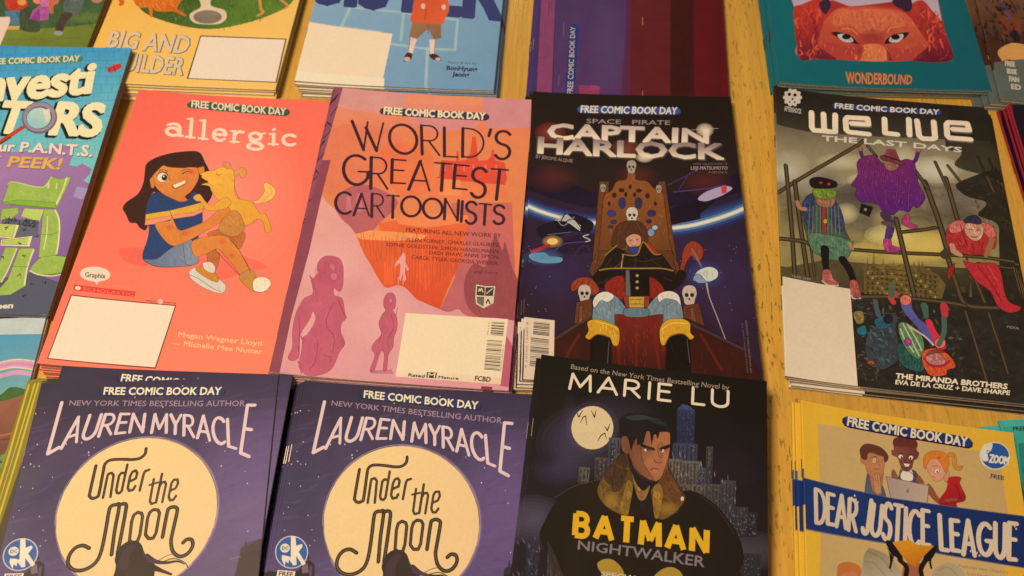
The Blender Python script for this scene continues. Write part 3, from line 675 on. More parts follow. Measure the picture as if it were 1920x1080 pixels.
A.ol = A.hatch = None
A.blob('816,360 828,340 840,360 842,400 858,430 850,440 840,420 838,460 845,490 830,500 826,460 812,500 806,480 812,430 808,400 782,420 790,395', (236, 168, 158)); A.line('800,480 800,520', 4, (236, 168, 158)); A.line('825,490 828,522', 4, (236, 168, 158))
A.poly('842,680 1418,715 1376,1082 785,1038', (248, 228, 184), tex=.006); A.poly('790,1000 1100,1022 1380,1044 1376,1082 785,1038', ((232, 200, 164), (248, 228, 184), (1000, 1060), (1004, 1000)), .6)  # cream box; soft shade along its foot is painted into the colour
A.barcode((1325, 730), (1398, 734), (1390, 815), (1318, 808), 11, 3); A.barcode((1300, 832), (1385, 838), (1370, 1008), (1282, 1000), 26, 5); A.text('9 781683 964292', '1396,860 1380,1010', '1388,860 1371,1010', (110, 96, 84), 0); A.text('50100', '1316,732 1306,805', '1308,732 1298,805', (130, 110, 94), 0)
IK = (44, 36, 38)
A.text('Rated', '860,1020 950,1028', '857,1036 947,1044', IK, .05); A.text('Mature', '1028,1034 1140,1042', '1026,1048 1138,1056', IK, .05); A.poly('962,1012 1018,1016 1014,1048 958,1044', IK); A.text('M', '970,1016 1010,1019', '966,1042 1006,1045', (240, 220, 170), .02)
A.text('FCBD', '1235,1034 1322,1042', '1230,1060 1317,1068', IK, .03); A.poly('1268,1092 1330,1096 1326,1120 1264,1116', (150, 44, 60))
A.poly('1236,518 1290,528 1348,528 1340,600 1338,625 1280,656 1236,630 1232,590', (226, 206, 170)); A.poly('1244,528 1288,536 1284,584 1240,580', (70, 58, 54)); A.poly('1292,537 1338,536 1332,585 1288,584', (70, 58, 54)); A.poly('1242,588 1284,590 1280,645 1244,624', (120, 104, 90)); A.poly('1288,590 1330,590 1330,620 1286,644', (226, 206, 170)); A.line('1252,560 1256,545 1262,556 1268,542 1276,562', 6, (226, 206, 170)); A.line('1298,570 1328,545', 6, (226, 206, 170)); A.line('1296,625 1305,605 1316,628', 7, IK); A.line('1236,518 1290,528 1348,528 1340,600 1338,625 1280,656 1236,630 1232,590 1236,518', 3, (110, 90, 80), smooth=False)
NV = (62, 28, 46)
A.text('FEATURING ALL NEW WORK BY', '845,200 1110,220 1380,235', '843,222 1108,242 1378,257', (110, 40, 44), .014)
for l_, a_, b_ in (('ELLEN FORNEY, CHARLES GLAUBITZ,', (848, 258), (1374, 288)), ('SOPHIE GOLDSTEIN, SIMON HANSELMANN,', (734, 284), (1372, 326)), ('DASH SHAW, ANNE SIMON,', (976, 330), (1370, 356)), ('CAROL TYLER, GEORGIA WEBBER,', (876, 356), (1366, 392))):
    A.text(l_, [a_, b_], [(a_[0] - 2, a_[1] + 20), (b_[0] - 2, b_[1] + 20)], (92, 30, 38), .008)
A.text('and more', '1228,436 1360,444', '1226,456 1358,464', (100, 40, 50), 0)
A.fr(480, 0, K3)
A.strokes("WORLD'S", '540,680 980,708 1436,740', '560,840 960,870 1425,896', 19, NV, gap=.16, dy=[(0, 1), (-.02, .98)], thin=.62)
A.strokes('GREATEST', '492,868 960,905 1420,940', '492,1045 960,1065 1400,1110', 20, NV, gap=.13, dy=[(.05, 1), (-.06, .98), (.16, .96), (-.04, .98), (0, .96), (.12, .94), (-.1, .9), (-.1, .9)], thin=.62)
A.fr(480, 360, K3)
A.strokes('CARTOONISTS', '448,5 920,30 1400,80', '448,120 920,142 1392,184', 17, NV, gap=.12, dy=[(0, 1.05), (-.05, 1.02), (-.1, 1.05), (-.1, 1), (.02, 1.02), (0, 1)], thin=.6)
A.fr(480, 0, K3); A.badge((722, 602), (1290, 636), (1288, 672), (718, 640), (50, 56, 92), (34, 34, 66), (246, 230, 180), .045)
A.poly('440,470 494,475 120,1800 60,1800', (150, 84, 100)); 
for i in range(9):
    y_ = 560 + i * 130; x_ = 462 - (y_ - 480) * .29; A.line([(x_ - 30, y_ + 30), (x_, y_), (x_ + 26, y_ - 34 + 60 * (i % 2))], [9, 14, 5], (62, 34, 56)); A.line([(x_ + 20, y_ + 40), (x_ - 20, y_ + 90)], 6, (84, 46, 66))
world = A.bake()

# ---- space opera cover: seated figure on a carved throne
A = Art('harlock', (30, 18, 16), .95, .05)
A.fr(960, 360, K3)
A.poly('60,-600 1500,-600 1500,60 60,60', ((30, 20, 14), (44, 30, 30), (700, -500), (700, 30)), tex=.06)
A.poly('60,0 1400,0 1500,1200 0,1200', ((44, 31, 52), (48, 30, 46), (600, 60), (600, 900)), tex=.08)
A.glow(700, 380, 760, 380, (60, 44, 86), .5, n=8); A.glow(1200, 560, 260, 300, (66, 48, 92), .35, n=7); A.glow(240, 470, 160, 160, (60, 50, 100), .35); A.blob('60,-40 300,60 500,90 900,80 1350,-20 1350,-120 900,0 500,10 60,-160', (26, 18, 40), .8)
for i_ in range(9):
    A.glow(100 + i_ * 48, 95 + i_ * 13 - (i_ > 4) * 4, 90, 46, (52, 84, 150), .28, rot=14, n=4); A.glow(920 + i_ * 48, 200 - i_ * 15, 90, 50, (52, 84, 150), .28, rot=-18, n=4)
for ww, cc, aa in ((120, (36, 60, 130), .3), (84, (60, 96, 160), .35), (52, (110, 150, 190), .5), (26, (196, 214, 214), .8), (12, (244, 240, 222), .9)):
    A.line('70,70 150,105 260,140 390,165 490,175', ww, cc, aa); A.line('880,205 1000,190 1120,160 1240,120 1330,80', ww * 1.05, cc, aa)
r_ = random.Random(9)
for i in range(90):
    x_, y_ = r_.uniform(80, 1380), r_.uniform(260, 1000); A.ell(x_, y_, 2.2, 2.6, (150, 150, 190), .8, n=5)
for x_, y_, q_ in ((700, -90, 50), (1100, -55, 60), (230, -80, 60)): A.glow(x_, y_, q_ * 2.4, q_ * 1.4, (120, 50, 40), .4)
# ships
A.blob('140,200 240,160 330,120 420,150 460,180 430,230 330,220 250,260 170,260', (28, 20, 34)); A.poly('240,160 310,125 390,190 385,210 300,165', (190, 190, 180), .9); A.hatch = (200, 30, 7, .5, 20); A.blob('230,300 330,250 460,240 470,330 360,350 250,340', (40, 26, 52)); A.hatch = None; A.line('300,120 260,200 340,150 400,220', 6, (20, 14, 20)); A.line('250,150 290,190 350,140', 5, (150, 146, 140)); A.line('320,170 380,215', 6, (210, 206, 190)); A.line('240,330 300,290 420,280', 4, (96, 80, 130)); A.line('200,240 330,225', 4, (110, 100, 140)); A.line('400,130 390,200 420,140 410,190', 5, (20, 14, 20)); A.ell(228, 278, 30, 18, (246, 214, 120)); A.glow(228, 278, 60, 36, (240, 190, 100), .6); A.poly('100,330 210,290 220,305 110,350', (170, 40, 34)); A.blob('100,350 180,340 210,360 280,370 270,395 180,400 110,380', (110, 170, 190), .9); A.glow(180, 365, 110, 50, (70, 120, 170), .5)
A.line('430,240 400,250 440,270 415,280', 6, (190, 190, 180)); A.line('330,380 400,300 440,330', 5, (60, 44, 80)); A.poly('870,100 1060,30 1140,20 1150,50 1060,120 1060,150 880,190', (30, 18, 34)); A.line('880,-40 960,-80 1110,-160', 8, (70, 50, 100)); A.line('910,0 1100,-20 1200,-40', 8, (80, 60, 112)); A.line('930,0 1000,-110', 7, (66, 46, 92))
A.blob('1045,40 1080,5 1140,-20 1200,-35 1240,-20 1190,15 1130,40 1085,52', (176, 164, 196)); A.poly('1175,-30 1210,-34 1205,5 1180,8', (214, 60, 60))
A.hatch = (300, 40, 8, .35, 86); A.ol = ((24, 14, 12), 3, .8)
# throne
WD = (124, 74, 36)
A.poly('492,-60 545,-60 530,470 445,470', (112, 64, 30)); A.poly('822,-60 862,-60 940,470 870,470', (112, 64, 30)); A.line('524,-50 486,470', 5, (70, 36, 18)); A.line('838,-50 900,470', 5, (70, 36, 18))
A.blob('640,-130 690,-110 700,-70 760,-60 800,-20 850,10 860,80 890,300 920,480 460,480 490,300 510,80 520,20 560,-10 590,-60 640,-70 650,-110', ((140, 84, 40), (104, 62, 34), (700, 0), (700, 420)))
A.poly('490,330 900,330 930,480 455,480', (92, 56, 30), .6)
for x_, y_, a_, b_, c_ in ((665, -30, 8, 14, (60, 34, 24)), (616, -10, 16, 11, (60, 34, 30)), (714, -8, 16, 11, (60, 34, 30)), (575, 18, 12, 14, (62, 36, 36)), (762, 22, 12, 14, (62, 36, 36)), (620, 62, 20, 32, (54, 54, 104)), (712, 62, 20, 32, (54, 48, 90)), (560, 120, 24, 19, (60, 62, 130)), (786, 120, 24, 19, (54, 46, 92)), (546, 65, 9, 13, (50, 34, 40)), (806, 66, 9, 13, (50, 34, 40)), (572, 168, 18, 12, (62, 54, 90)), (555, 196, 16, 9, (66, 54, 86)), (770, 165, 16, 12, (60, 44, 60)), (782, 228, 20, 22, (120, 150, 190)), (804, 200, 17, 14, (170, 190, 200)), (640, 14, 9, 14, (54, 32, 24)), (690, 16, 9, 14, (54, 32, 24))): A.ell(x_, y_, a_, b_, c_)
SKL = (196, 180, 160)
def skull(x_, y_, q_, c_=SKL):
    A.blob([(x_ - 30 * q_, y_ - 10 * q_), (x_ - 22 * q_, y_ - 34 * q_), (x_, y_ - 42 * q_), (x_ + 22 * q_, y_ - 34 * q_), (x_ + 30 * q_, y_ - 10 * q_), (x_ + 24 * q_, y_ + 12 * q_), (x_ + 16 * q_, y_ + 36 * q_), (x_ - 16 * q_, y_ + 36 * q_), (x_ - 24 * q_, y_ + 12 * q_)], c_)
    for e_ in (-11, 11): A.ell(x_ + e_ * q_, y_ - 2 * q_, 7.5 * q_, 8 * q_, (52, 34, 28), n=8)
    A.poly([(x_, y_ + 8 * q_), (x_ - 4 * q_, y_ + 17 * q_), (x_ + 4 * q_, y_ + 17 * q_)], (52, 34, 28))
skull(672, -140, .95, (170, 156, 140)); skull(512, -170 + 148, .6, (160, 146, 132)); skull(826, -16, .6, (160, 146, 132)); A.fr(960, 360, K3)
skull(675, 132, 1.15, (206, 196, 176))
# figure
A.blob('560,300 570,230 600,180 660,160 720,168 755,205 765,260 760,310 730,300 720,250 660,240 640,300 600,320', (84, 50, 30))
for l_ in ('620,180 600,230 595,290', '650,170 625,215 620,260', '700,172 728,220 742,280'): A.line(l_, 5, (104, 64, 38), .8)
A.blob('640,262 680,236 722,248 724,290 690,322 654,302', (206, 152, 120)); A.line('660,272 676,270', 4, (90, 50, 40)); A.line('696,268 712,268', 4, (90, 50, 40)); A.line('676,300 698,300', 3, (150, 80, 66)); A.poly('650,310 710,305 705,345 665,348', (54, 66, 128))
A.poly('740,280 770,285 835,350 800,352 770,320', (168, 50, 30)); A.blob('560,320 620,325 660,350 710,350 730,300 742,282 765,320 800,352 840,350 900,430 905,445 700,430 490,440 500,420', (34, 24, 20)); A.blob('480,445 600,430 880,440 920,470 930,530 860,560 760,500 640,480 520,540 460,510', (30, 20, 18))
GT = (150, 122, 50)
A.line('525,355 560,325 590,300', 7, GT); A.line('620,350 700,355 725,300 742,282 765,310 800,350 835,350', 7, GT); A.line('625,355 614,430', 6, (190, 160, 70)); A.line('492,440 560,430 700,430 840,430 905,443', 9, GT); A.line('660,380 740,390 840,370', 4, (64, 50, 44)); A.line('520,500 600,470 680,480', 4, (60, 48, 42))
A.blob('520,520 620,470 640,590 560,600', (140, 38, 26)); A.blob('770,480 840,520 860,590 770,590', (140, 38, 26)); A.poly('635,440 770,440 775,590 640,590', (24, 18, 20))
for y_ in (470, 505, 540): A.ell(704, y_, 9, 8, (180, 150, 80))
A.poly('640,440 660,440 668,590 640,590', (190, 190, 180), .25)
A.poly('625,585 775,585 770,650 640,650', (150, 60, 44)); A.poly('655,588 745,588 742,655 660,655', (196, 160, 60)); A.line('665,605 735,605', 4, (110, 80, 30)); A.line('665,630 735,630', 4, (110, 80, 30))
A.blob('340,560 333,520 370,485 430,480 470,510 490,560 440,580 380,545', (150, 62, 36)); A.line('350,545 372,500', 4, (90, 34, 24)); A.line('380,535 405,490', 4, (90, 34, 24)); A.line('415,535 440,495', 4, (90, 34, 24))
skull(408, 572, 1.25); skull(998, 582, 1.4); A.poly('362,620 450,600 452,740 350,740', (104, 60, 34)); A.poly('962,640 1050,625 1085,760 965,740', (104, 56, 34)); A.poly('380,640 400,640 395,740 372,740', (132, 82, 48), .8); A.poly('1000,650 1020,650 1040,740 1010,740', (132, 82, 48), .8)
A.blob('955,380 965,320 1000,280 1040,282 1075,320 1070,370 1040,390 1010,360 980,400 960,460 945,440', (150, 58, 34)); A.blob('930,450 960,440 980,470 940,530 900,540', (30, 20, 18)); A.line('1012,320 1040,370 1065,420', 12, (120, 110, 104)); A.glow(1085, 465, 110, 80, (60, 80, 150), .6); A.blob('1020,480 1050,440 1110,420 1155,440 1155,480 1110,505 1060,512 1025,500', (206, 214, 222)); A.blob('1020,480 1050,460 1090,500 1110,505 1050,515', (90, 120, 180), .7); A.line('1095,515 1110,590 1160,720 1235,920', [12, 6, 5, 4], (170, 156, 150))
# robe, legs
A.blob('240,830 400,740 500,700 900,700 1050,740 1200,830 1310,890 1320,1150 160,1150 180,900', (60, 24, 18)); A.poly('560,690 860,690 900,1100 520,1100', ((120, 36, 24), (60, 20, 16), (700, 700), (700, 1000)), tex=.05); A.line('245,825 380,740 470,690', 12, (76, 56, 50)); A.line('1000,740 1150,810 1300,885', 14, (66, 52, 62))
for l_ in ('620,760 600,900 610,1000', '700,760 700,1000', '800,760 830,1000', '1060,800 1120,900 1180,1000', '380,800 320,900 290,980'): A.line(l_, 16, (134, 42, 28), .35)
JE = (120, 142, 148)
A.blob('460,610 480,575 530,562 590,590 640,650 660,690 580,690 580,740 560,760 460,740 455,660', JE); A.blob('760,650 820,580 880,560 930,575 950,620 958,740 850,750 850,690 760,695', JE); A.blob('455,615 480,575 530,560 575,585 540,620 500,610 465,650', (222, 218, 204)); A.blob('820,580 880,556 935,578 950,640 920,610 860,600 830,620', (222, 218, 204)); A.line('580,600 575,740', 5, (90, 104, 112), .7); A.line('610,640 600,600', 4, (90, 104, 112)); A.line('870,640 900,620', 5, (90, 104, 112)); A.line('855,640 850,740', 5, (90, 104, 112), .7); A.blob('640,655 760,655 760,700 640,700', (104, 124, 132))
A.poly('445,790 560,810 560,1100 430,1100', (24, 14, 12)); A.poly('870,800 1000,800 1010,1100 860,1100', (24, 14, 12)); A.line('545,840 535,1000', 5, (120, 100, 100), .5); A.line('985,830 1000,960', 5, (120, 100, 100), .5)
YB = (214, 160, 44)
A.blob('425,730 480,715 560,740 602,770 600,855 570,862 545,815 480,800 440,830 412,815 430,780', YB); A.blob('832,770 870,720 950,712 1000,735 1004,790 1025,815 1000,830 960,795 890,810 860,860 836,850', YB); A.line('470,728 560,752 598,775', 5, (240, 200, 90)); A.line('840,775 900,738 990,740', 5, (240, 200, 90)); A.line('545,815 480,800 440,828', 5, (150, 100, 26)); A.line('860,858 890,812 960,797 1000,828', 5, (150, 100, 26))
A.ol = A.hatch = None
for l_ in ('640,330 610,400 560,430', '700,370 690,420', '560,370 520,430', '780,380 850,430', '660,600 620,680', '470,520 540,500', '900,500 850,480'): A.line(l_, [3, 9, 3], (84, 64, 56), .6)
# side print and barcode box
A.text('LEGENDARY COMICS FREE EDITION 2021', '1322,722 1350,1018', '1312,722 1340,1018', (130, 110, 110), 0); A.text('ALL RIGHTS RESERVED PRINTED', '1300,738 1330,1018', '1292,738 1322,1018', (110, 94, 96), 0)
A.poly('72,703 240,722 234,1010 250,1100 60,1100 66,1000', (228, 208, 176), tex=.01); A.barcode((122, 728), (212, 738), (210, 812), (118, 802), 11, 8); A.barcode((106, 818), (208, 830), (206, 992), (98, 980), 26, 9); A.text('8 58991 00207 6', '92,730 84,990', '82,730 74,990', (120, 104, 90), 0)
# title
A.fr(960, 0, K3)
SV = ((190, 170, 160), (250, 240, 220), (600, 700), (600, 800))
A.glow(215, 745, 90, 60, (190, 70, 60), .5); A.glow(640, 840, 90, 60, (190, 90, 70), .4)
A.text('CAPTAIN', '202,700 650,716 1108,734', '200,782 650,798 1104,808', (96, 78, 78), .085); A.text('CAPTAIN', '206,698 650,713 1104,730', '204,778 650,793 1100,803', SV, .055)
SV2 = ((150, 130, 124), (246, 234, 214), (600, 800), (600, 890))
A.text('HARLOCK', '150,775 660,800 1190,815', '145,862 660,886 1192,898', (90, 72, 72), .085); A.text('HARLOCK', '154,773 660,797 1184,811', '149,858 660,881 1186,893', SV2, .055)
A.glow(1085, 732, 50, 40, (250, 230, 220), .8); A.glow(745, 885, 50, 30, (250, 236, 220), .8); A.line('1010,730 1160,722', 3, (240, 210, 210), .6)
A.text('SPACE   PIRATE', '420,668 890,678', '420,692 888,702', (150, 136, 130), .012); A.text('BY JEROME ALQUIE', '136,870 342,896', '134,888 340,914', (150, 132, 122), .015)
A.text('BASED ON THE WORK OF', '1022,916 1212,916', '1020,926 1210,928', (120, 104, 98), 0); A.text('LEIJI MATSUMOTO', '1008,936 1214,936', '1006,954 1212,954', (170, 152, 140), .015); A.text('NEWS', '1108,964 1212,964', '1106,974 1210,974', (120, 104, 98), .01)
A.badge((390, 594), (930, 604), (926, 642), (386, 632), (52, 88, 150), (36, 60, 110), (226, 216, 190), .03)
harlock = A.bake()

# ---- children climbing a scaffold
A = Art('welive', (40, 34, 26), .86, .06)
A.fr(1440, 0, K3)
A.poly('40,480 1290,580 1500,1400 60,1400', ((40, 34, 30), (150, 138, 104), (500, 600), (560, 900)), tex=.08)
A.fr(1440, 360, K3)
A.hatch = (700, 90, 34, .22, 8)
A.poly('50,-60 1400,-60 1460,420 60,420', ((116, 108, 86), (150, 138, 78), (500, -40), (540, 380)), tex=.10)
for x_, y_, a_, b_, c_, al in ((520, 40, 330, 90, (92, 88, 76), .8), (560, 170, 260, 70, (96, 90, 76), .7), (200, -60, 240, 80, (160, 156, 136), .8), (820, 300, 300, 90, (206, 184, 96), .85), (700, 240, 160, 60, (224, 210, 130), .8), (440, 120, 70, 60, (216, 204, 150), .7), (1060, 60, 130, 110, (112, 104, 92), .7), (560, -70, 120, 40, (230, 220, 170), .7), (900, -130, 200, 70, (206, 206, 176), .7), (300, 330, 200, 90, (110, 108, 90), .6), (90, -110, 80, 50, (190, 190, 160), .7)): A.glow(x_, y_, a_, b_, c_, al, n=6)
A.poly('60,430 330,380 540,400 1450,440 1560,1300 50,1300', ((84, 76, 46), (40, 36, 30), (700, 420), (800, 640)), tex=.12)
A.poly('490,560 1450,600 1540,1300 500,1300', (44, 40, 34), .9, tex=.14)
A.blob('1080,-60 1500,-100 1560,700 1330,640 1300,300 1290,180 1180,130 1230,60 1110,20', (46, 40, 30), tex=.12); A.scribble('1090,-60 1420,-60 1450,300 1250,200', 50, 10, [(30, 26, 20), (66, 58, 42)], 46, 20, .9, 6, .7)
# city
A.poly('540,450 548,400 556,398 560,420 590,410 596,380 604,412 640,404 644,372 652,372 656,404 700,400 706,372 714,400 760,402 764,376 772,404 812,410 822,384 830,412 860,420 868,380 880,424 930,452 960,470 1000,520 980,600 540,572', (108, 90, 46), tex=.14); A.scribble('545,400 900,410 960,590 545,570', 120, 9, [(70, 58, 32), (140, 116, 58), (90, 74, 40)], 30, 0, .12, 7, .8)
for x_, y_, h_ in ((595, 300, 110), (375, 410, 90), (505, 390, 80), (560, 360, 80), (850, 360, 80), (280, 440, 60), (1140, 500, 90), (190, 390, 90)): A.poly([(x_ - 9, y_ + h_), (x_, y_), (x_ + 9, y_ + h_)], (88, 80, 54))
for j_ in range(5):
    A.line([(545, 440 + j_ * 28), (700, 436 + j_ * 28), (960, 476 + j_ * 26)], 5, (70, 58, 34), .8)
    for i_ in range(15): A.poly([(556 + i_ * 27, 446 + j_ * 28 + i_ * 1.8), (568 + i_ * 27, 447 + j_ * 28 + i_ * 1.8), (568 + i_ * 27, 462 + j_ * 28 + i_ * 1.8), (556 + i_ * 27, 461 + j_ * 28 + i_ * 1.8)], (52, 44, 30) if (i_ * 7 + j_ * 3) % 5 else (170, 146, 76), .8)
A.scribble('480,620 1400,680 1480,1040 500,1040', 160, 9, [(30, 28, 24), (66, 58, 42), (52, 50, 46)], 40, 10, .8, 8, .6)
A.glow(520, 20, 240, 60, (66, 62, 52), .6); A.glow(900, 130, 120, 60, (84, 76, 60), .6); A.glow(650, -20, 60, 120, (238, 228, 180), .55); A.glow(160, 120, 90, 110, (84, 80, 66), .6); A.glow(760, 380, 260, 36, (210, 186, 90), .5)
A.glow(120, -140, 120, 100, (206, 204, 170), .5); A.glow(420, -170, 150, 50, (216, 210, 170), .6); A.glow(760, -160, 90, 110, (226, 220, 180), .6); A.glow(960, -120, 110, 90, (216, 210, 176), .6); A.glow(900, 300, 160, 90, (222, 196, 96), .6); A.glow(520, 330, 120, 50, (216, 196, 104), .6); A.glow(640, 150, 60, 120, (196, 180, 120), .4); A.glow(330, -60, 90, 60, (70, 66, 56), .6); A.glow(600, 90, 140, 40, (70, 66, 56), .5); A.glow(1060, 140, 120, 90, (70, 64, 52), .6); A.glow(120, 330, 70, 60, (150, 140, 96), .5)
# scaffold
for l_, w_ in (('1300,-180 1360,60 1440,300', 9), ('1360,-200 1420,0', 8), ('560,-260 610,-200', 16), ('1010,-150 1080,-60', 14), ('1180,400 1300,420 1480,440', 12), ('610,590 630,700', 10), ('380,600 480,612', 12), ('1120,380 1090,250', 8), ('240,300 262,470', 10), ('1380,420 1440,640', 9)):
    A.line(l_, w_ + 5, (44, 36, 26)); A.line(l_, w_ * .5, (104, 88, 56))
BR = (92, 78, 50); BDK = (52, 42, 30)
for l_, w_ in (('-20,60 140,-50 480,-250 540,-290', 20), ('100,-150 130,160 150,460', 22), ('150,-60 190,240 225,480', 24), ('70,262 200,278 240,300', 22), ('430,320 700,340 980,352 1200,366 1440,400', 20), ('720,150 760,320 825,590', 26), ('880,-60 960,160 1010,330', 30), ('1000,-80 1050,100 1065,150', 24), ('750,225 850,215 945,200', 20), ('1000,330 1060,520 1110,630 1230,650 1310,650', 26), ('490,590 700,590 1000,620 1110,640', 22), ('1110,670 1170,860 1230,1060', 14), ('1240,680 1300,860 1350,1020', 12), ('820,-130 900,-20', 22), ('600,-200 640,-80 720,60', 22), ('940,-170 1010,-20', 16), ('1160,480 1220,620', 18), ('1180,-200 1270,0', 12), ('1240,-190 1330,20', 12)):
    A.line(l_, w_ + 5, BDK); A.line(l_, w_ * .55, BR)
A.ell(1000, 350, 34, 28, (70, 56, 38)); A.scribble('240,-230 320,-230 320,200 240,200', 1, 2, [BDK], 5)
A.hatch = (110, 30, 9, .5, 75); A.ol = ((26, 18, 18), 3.2, .8)
# figure in green and blue at left
A.blob('200,60 260,0 340,10 400,90 430,200 470,300 440,370 350,380 250,330 215,240 190,120', (66, 90, 74)); A.blob('195,60 250,10 260,120 240,210 205,160', (52, 62, 96)); A.blob('360,40 410,100 430,200 390,220 350,140', (56, 66, 96)); A.blob('240,230 460,270 470,320 440,375 350,380 250,330', (88, 122, 92))
for i in range(9): A.line([(235 + i * 20, 80), (228 + i * 22, 240)], 5, (130, 132, 110), .6)
A.poly('300,80 325,80 330,240 305,235', (150, 62, 50)); A.ell(322, 164, 12, 14, (200, 160, 60)); A.blob('270,20 375,20 370,75 330,88 280,70', (150, 104, 80)); A.blob('260,-20 375,-10 378,30 320,40 262,25', (112, 140, 50)); A.blob('235,-70 290,-85 380,-60 385,-30 330,-20 250,-25', (30, 24, 24)); A.ell(298, -52, 10, 8, (180, 60, 44)); A.ell(342, -44, 10, 8, (180, 60, 44))
A.line('165,55 178,90 210,95', 24, (176, 120, 90)); A.line('460,290 475,320', 20, (176, 120, 90))
A.line('320,320 322,390 330,440', [50, 40, 34], (26, 22, 24)); A.line('420,380 460,440 480,500', [48, 42, 34], (26, 22, 24)); A.blob('310,440 350,440 370,490 400,510 390,528 330,522 305,495', (170, 92, 84)); A.blob('460,500 500,500 520,560 520,598 475,596 462,560', (166, 84, 76)); A.line('305,500 340,524 395,526', 8, (196, 184, 160)); A.line('468,580 480,598 520,598', 8, (196, 184, 160))
# purple caped figure
A.line('520,-235 535,-190 580,-140', 24, (80, 40, 100)); A.line('845,-230 830,-180 790,-140', 24, (80, 40, 100)); A.ell(520, -242, 14, 14, (150, 104, 90)); A.ell(846, -236, 14, 14, (150, 104, 90))
A.blob('500,-165 540,-200 600,-205 650,-160 720,-160 770,-185 820,-170 838,-100 850,-40 884,20 872,60 840,90 815,80 790,112 740,100 700,130 650,115 620,75 560,55 530,60 490,20 500,-20 468,-40 505,-100', ((118, 40, 96), (88, 34, 116), (620, -200), (700, 110)))
for l_ in ('550,-190 530,-90 545,0 570,50', '610,-190 590,-80 600,20 640,100', '660,-150 650,-50 670,60 700,115', '720,-150 730,-50 720,60 750,105', '780,-175 800,-80 790,20 790,100', '820,-150 835,-60 860,30 840,80', '640,-90 700,-70 760,-95', '630,-30 700,0 780,-30'): A.line(l_, 10, (60, 20, 66), .8); A.line(l_, 4, (160, 70, 150), .6)
A.blob('655,-185 735,-165 725,-130 690,-118 660,-135', (150, 100, 84)); A.blob('635,-205 690,-205 765,-165 745,-150 690,-170 640,-180', (110, 54, 60)); A.poly('655,-200 668,-240 715,-240 745,-172', (140, 60, 74)); A.line('655,-206 745,-176', 9, (60, 26, 34))
A.line('660,130 690,190 675,260', [60, 46, 36], (70, 50, 74)); A.line('650,175 700,185', 30, (90, 76, 70)); A.line('680,210 672,270', 34, (80, 50, 120)); A.blob('650,265 690,265 700,300 745,315 735,335 665,335', (170, 60, 120)); A.blob('760,140 790,125 800,170 840,190 830,205 790,200 755,175', (170, 60, 110)); A.poly('525,65 590,85 570,140 515,115', (30, 24, 26)); A.ell(548, 98, 9, 9, (140, 130, 110))
# red figure
A.blob('1000,230 1020,190 1060,160 1110,165 1200,165 1270,200 1285,270 1270,320 1220,310 1230,350 1110,350 1060,320 1010,300', (176, 50, 50)); A.blob('1015,190 1060,160 1110,170 1090,220 1030,230', (206, 110, 100)); A.blob('1200,170 1260,190 1285,240 1250,260 1210,220', (206, 100, 94)); A.blob('1105,190 1140,165 1190,170 1215,205 1200,260 1160,275 1115,240', (206, 150, 124)); A.blob('1100,170 1120,140 1170,130 1200,160 1190,182 1140,175', (50, 46, 66)); A.line('1135,210 1150,212', 5, (110, 60, 50)); A.line('1170,215 1188,214', 5, (110, 60, 50)); A.line('1142,248 1160,254 1178,250', 6, (90, 36, 36))
A.line('1035,300 1050,340 1085,355', [30, 26, 22], (196, 140, 110)); A.line('1260,270 1240,330 1225,360', [30, 26, 22], (150, 110, 70)); A.blob('1100,385 1160,400 1270,400 1310,450 1330,560 1360,620 1420,645 1410,670 1350,678 1290,640 1250,560 1170,500 1120,430', (184, 46, 52)); A.line('1180,420 1260,520 1310,610', 8, (120, 24, 34), .7); A.line('1240,420 1290,500', 8, (220, 90, 84), .6); A.blob('1010,440 1050,400 1040,460 1015,500', (150, 40, 40))
for l_ in ('1080,180 1120,300', '1150,290 1160,350', '1210,280 1200,350'): A.line(l_, 7, (120, 26, 34), .7)
# hanging figures at the foot
A.scribble('500,600 1080,640 1100,1010 520,1010', 150, 14, [(60, 70, 62), (90, 80, 50), (36, 52, 56), (110, 96, 70), (70, 50, 44)], 44, 50, .8, 31, .75)
A.blob('550,860 560,800 620,740 690,690 730,700 720,780 750,900 720,960 640,1000 580,960 545,900', (58, 66, 70)); A.scribble('560,760 700,760 720,960 570,960', 40, 14, [(96, 110, 108), (40, 46, 50), (60, 90, 100)], 46, 60, .4, 9, .8); A.blob('600,720 660,690 700,720 680,760 620,770', (46, 96, 110)); A.blob('500,770 545,750 555,800 510,800', (40, 110, 120)); A.ell(675, 715, 26, 26, (34, 30, 34)); A.blob('480,680 530,670 540,730 500,740', (130, 116, 60)); A.line('600,610 620,690', [20, 30], (70, 90, 100))
A.blob('740,850 820,900 880,960 870,1010 800,1000 740,960 725,900', (44, 84, 76)); A.blob('735,740 790,740 860,800 880,880 850,940 790,900 745,820', (92, 130, 84))
for l_ in ('760,740 800,820 850,920', '785,745 830,820 865,890', '745,770 770,830 820,900'): A.line(l_, 8, (206, 206, 170), .7)
A.line('705,620 690,590 720,575', 30, (190, 62, 62)); A.line('775,605 785,660 830,720', [60, 52, 40], (92, 96, 160)); A.ell(775, 608, 32, 30, (226, 120, 100)); A.line('830,720 900,790 960,850', [40, 56, 60], (84, 88, 150)); A.line('905,730 930,790 970,860', [34, 36, 60], (206, 50, 70)); A.ell(968, 850, 32, 30, (226, 110, 90)); A.line('990,640 995,690', [40, 36], (190, 56, 60)); A.line('990,710 990,790 960,860', [30, 26, 24], (76, 100, 84)); A.ell(787, 843, 21, 22, (160, 60, 130)); A.line('700,520 695,580', 34, (88, 96, 80)); A.line('880,640 890,700', [40, 26], (70, 96, 80)); A.line('800,760 880,810 930,860', 10, (230, 190, 190), .8)
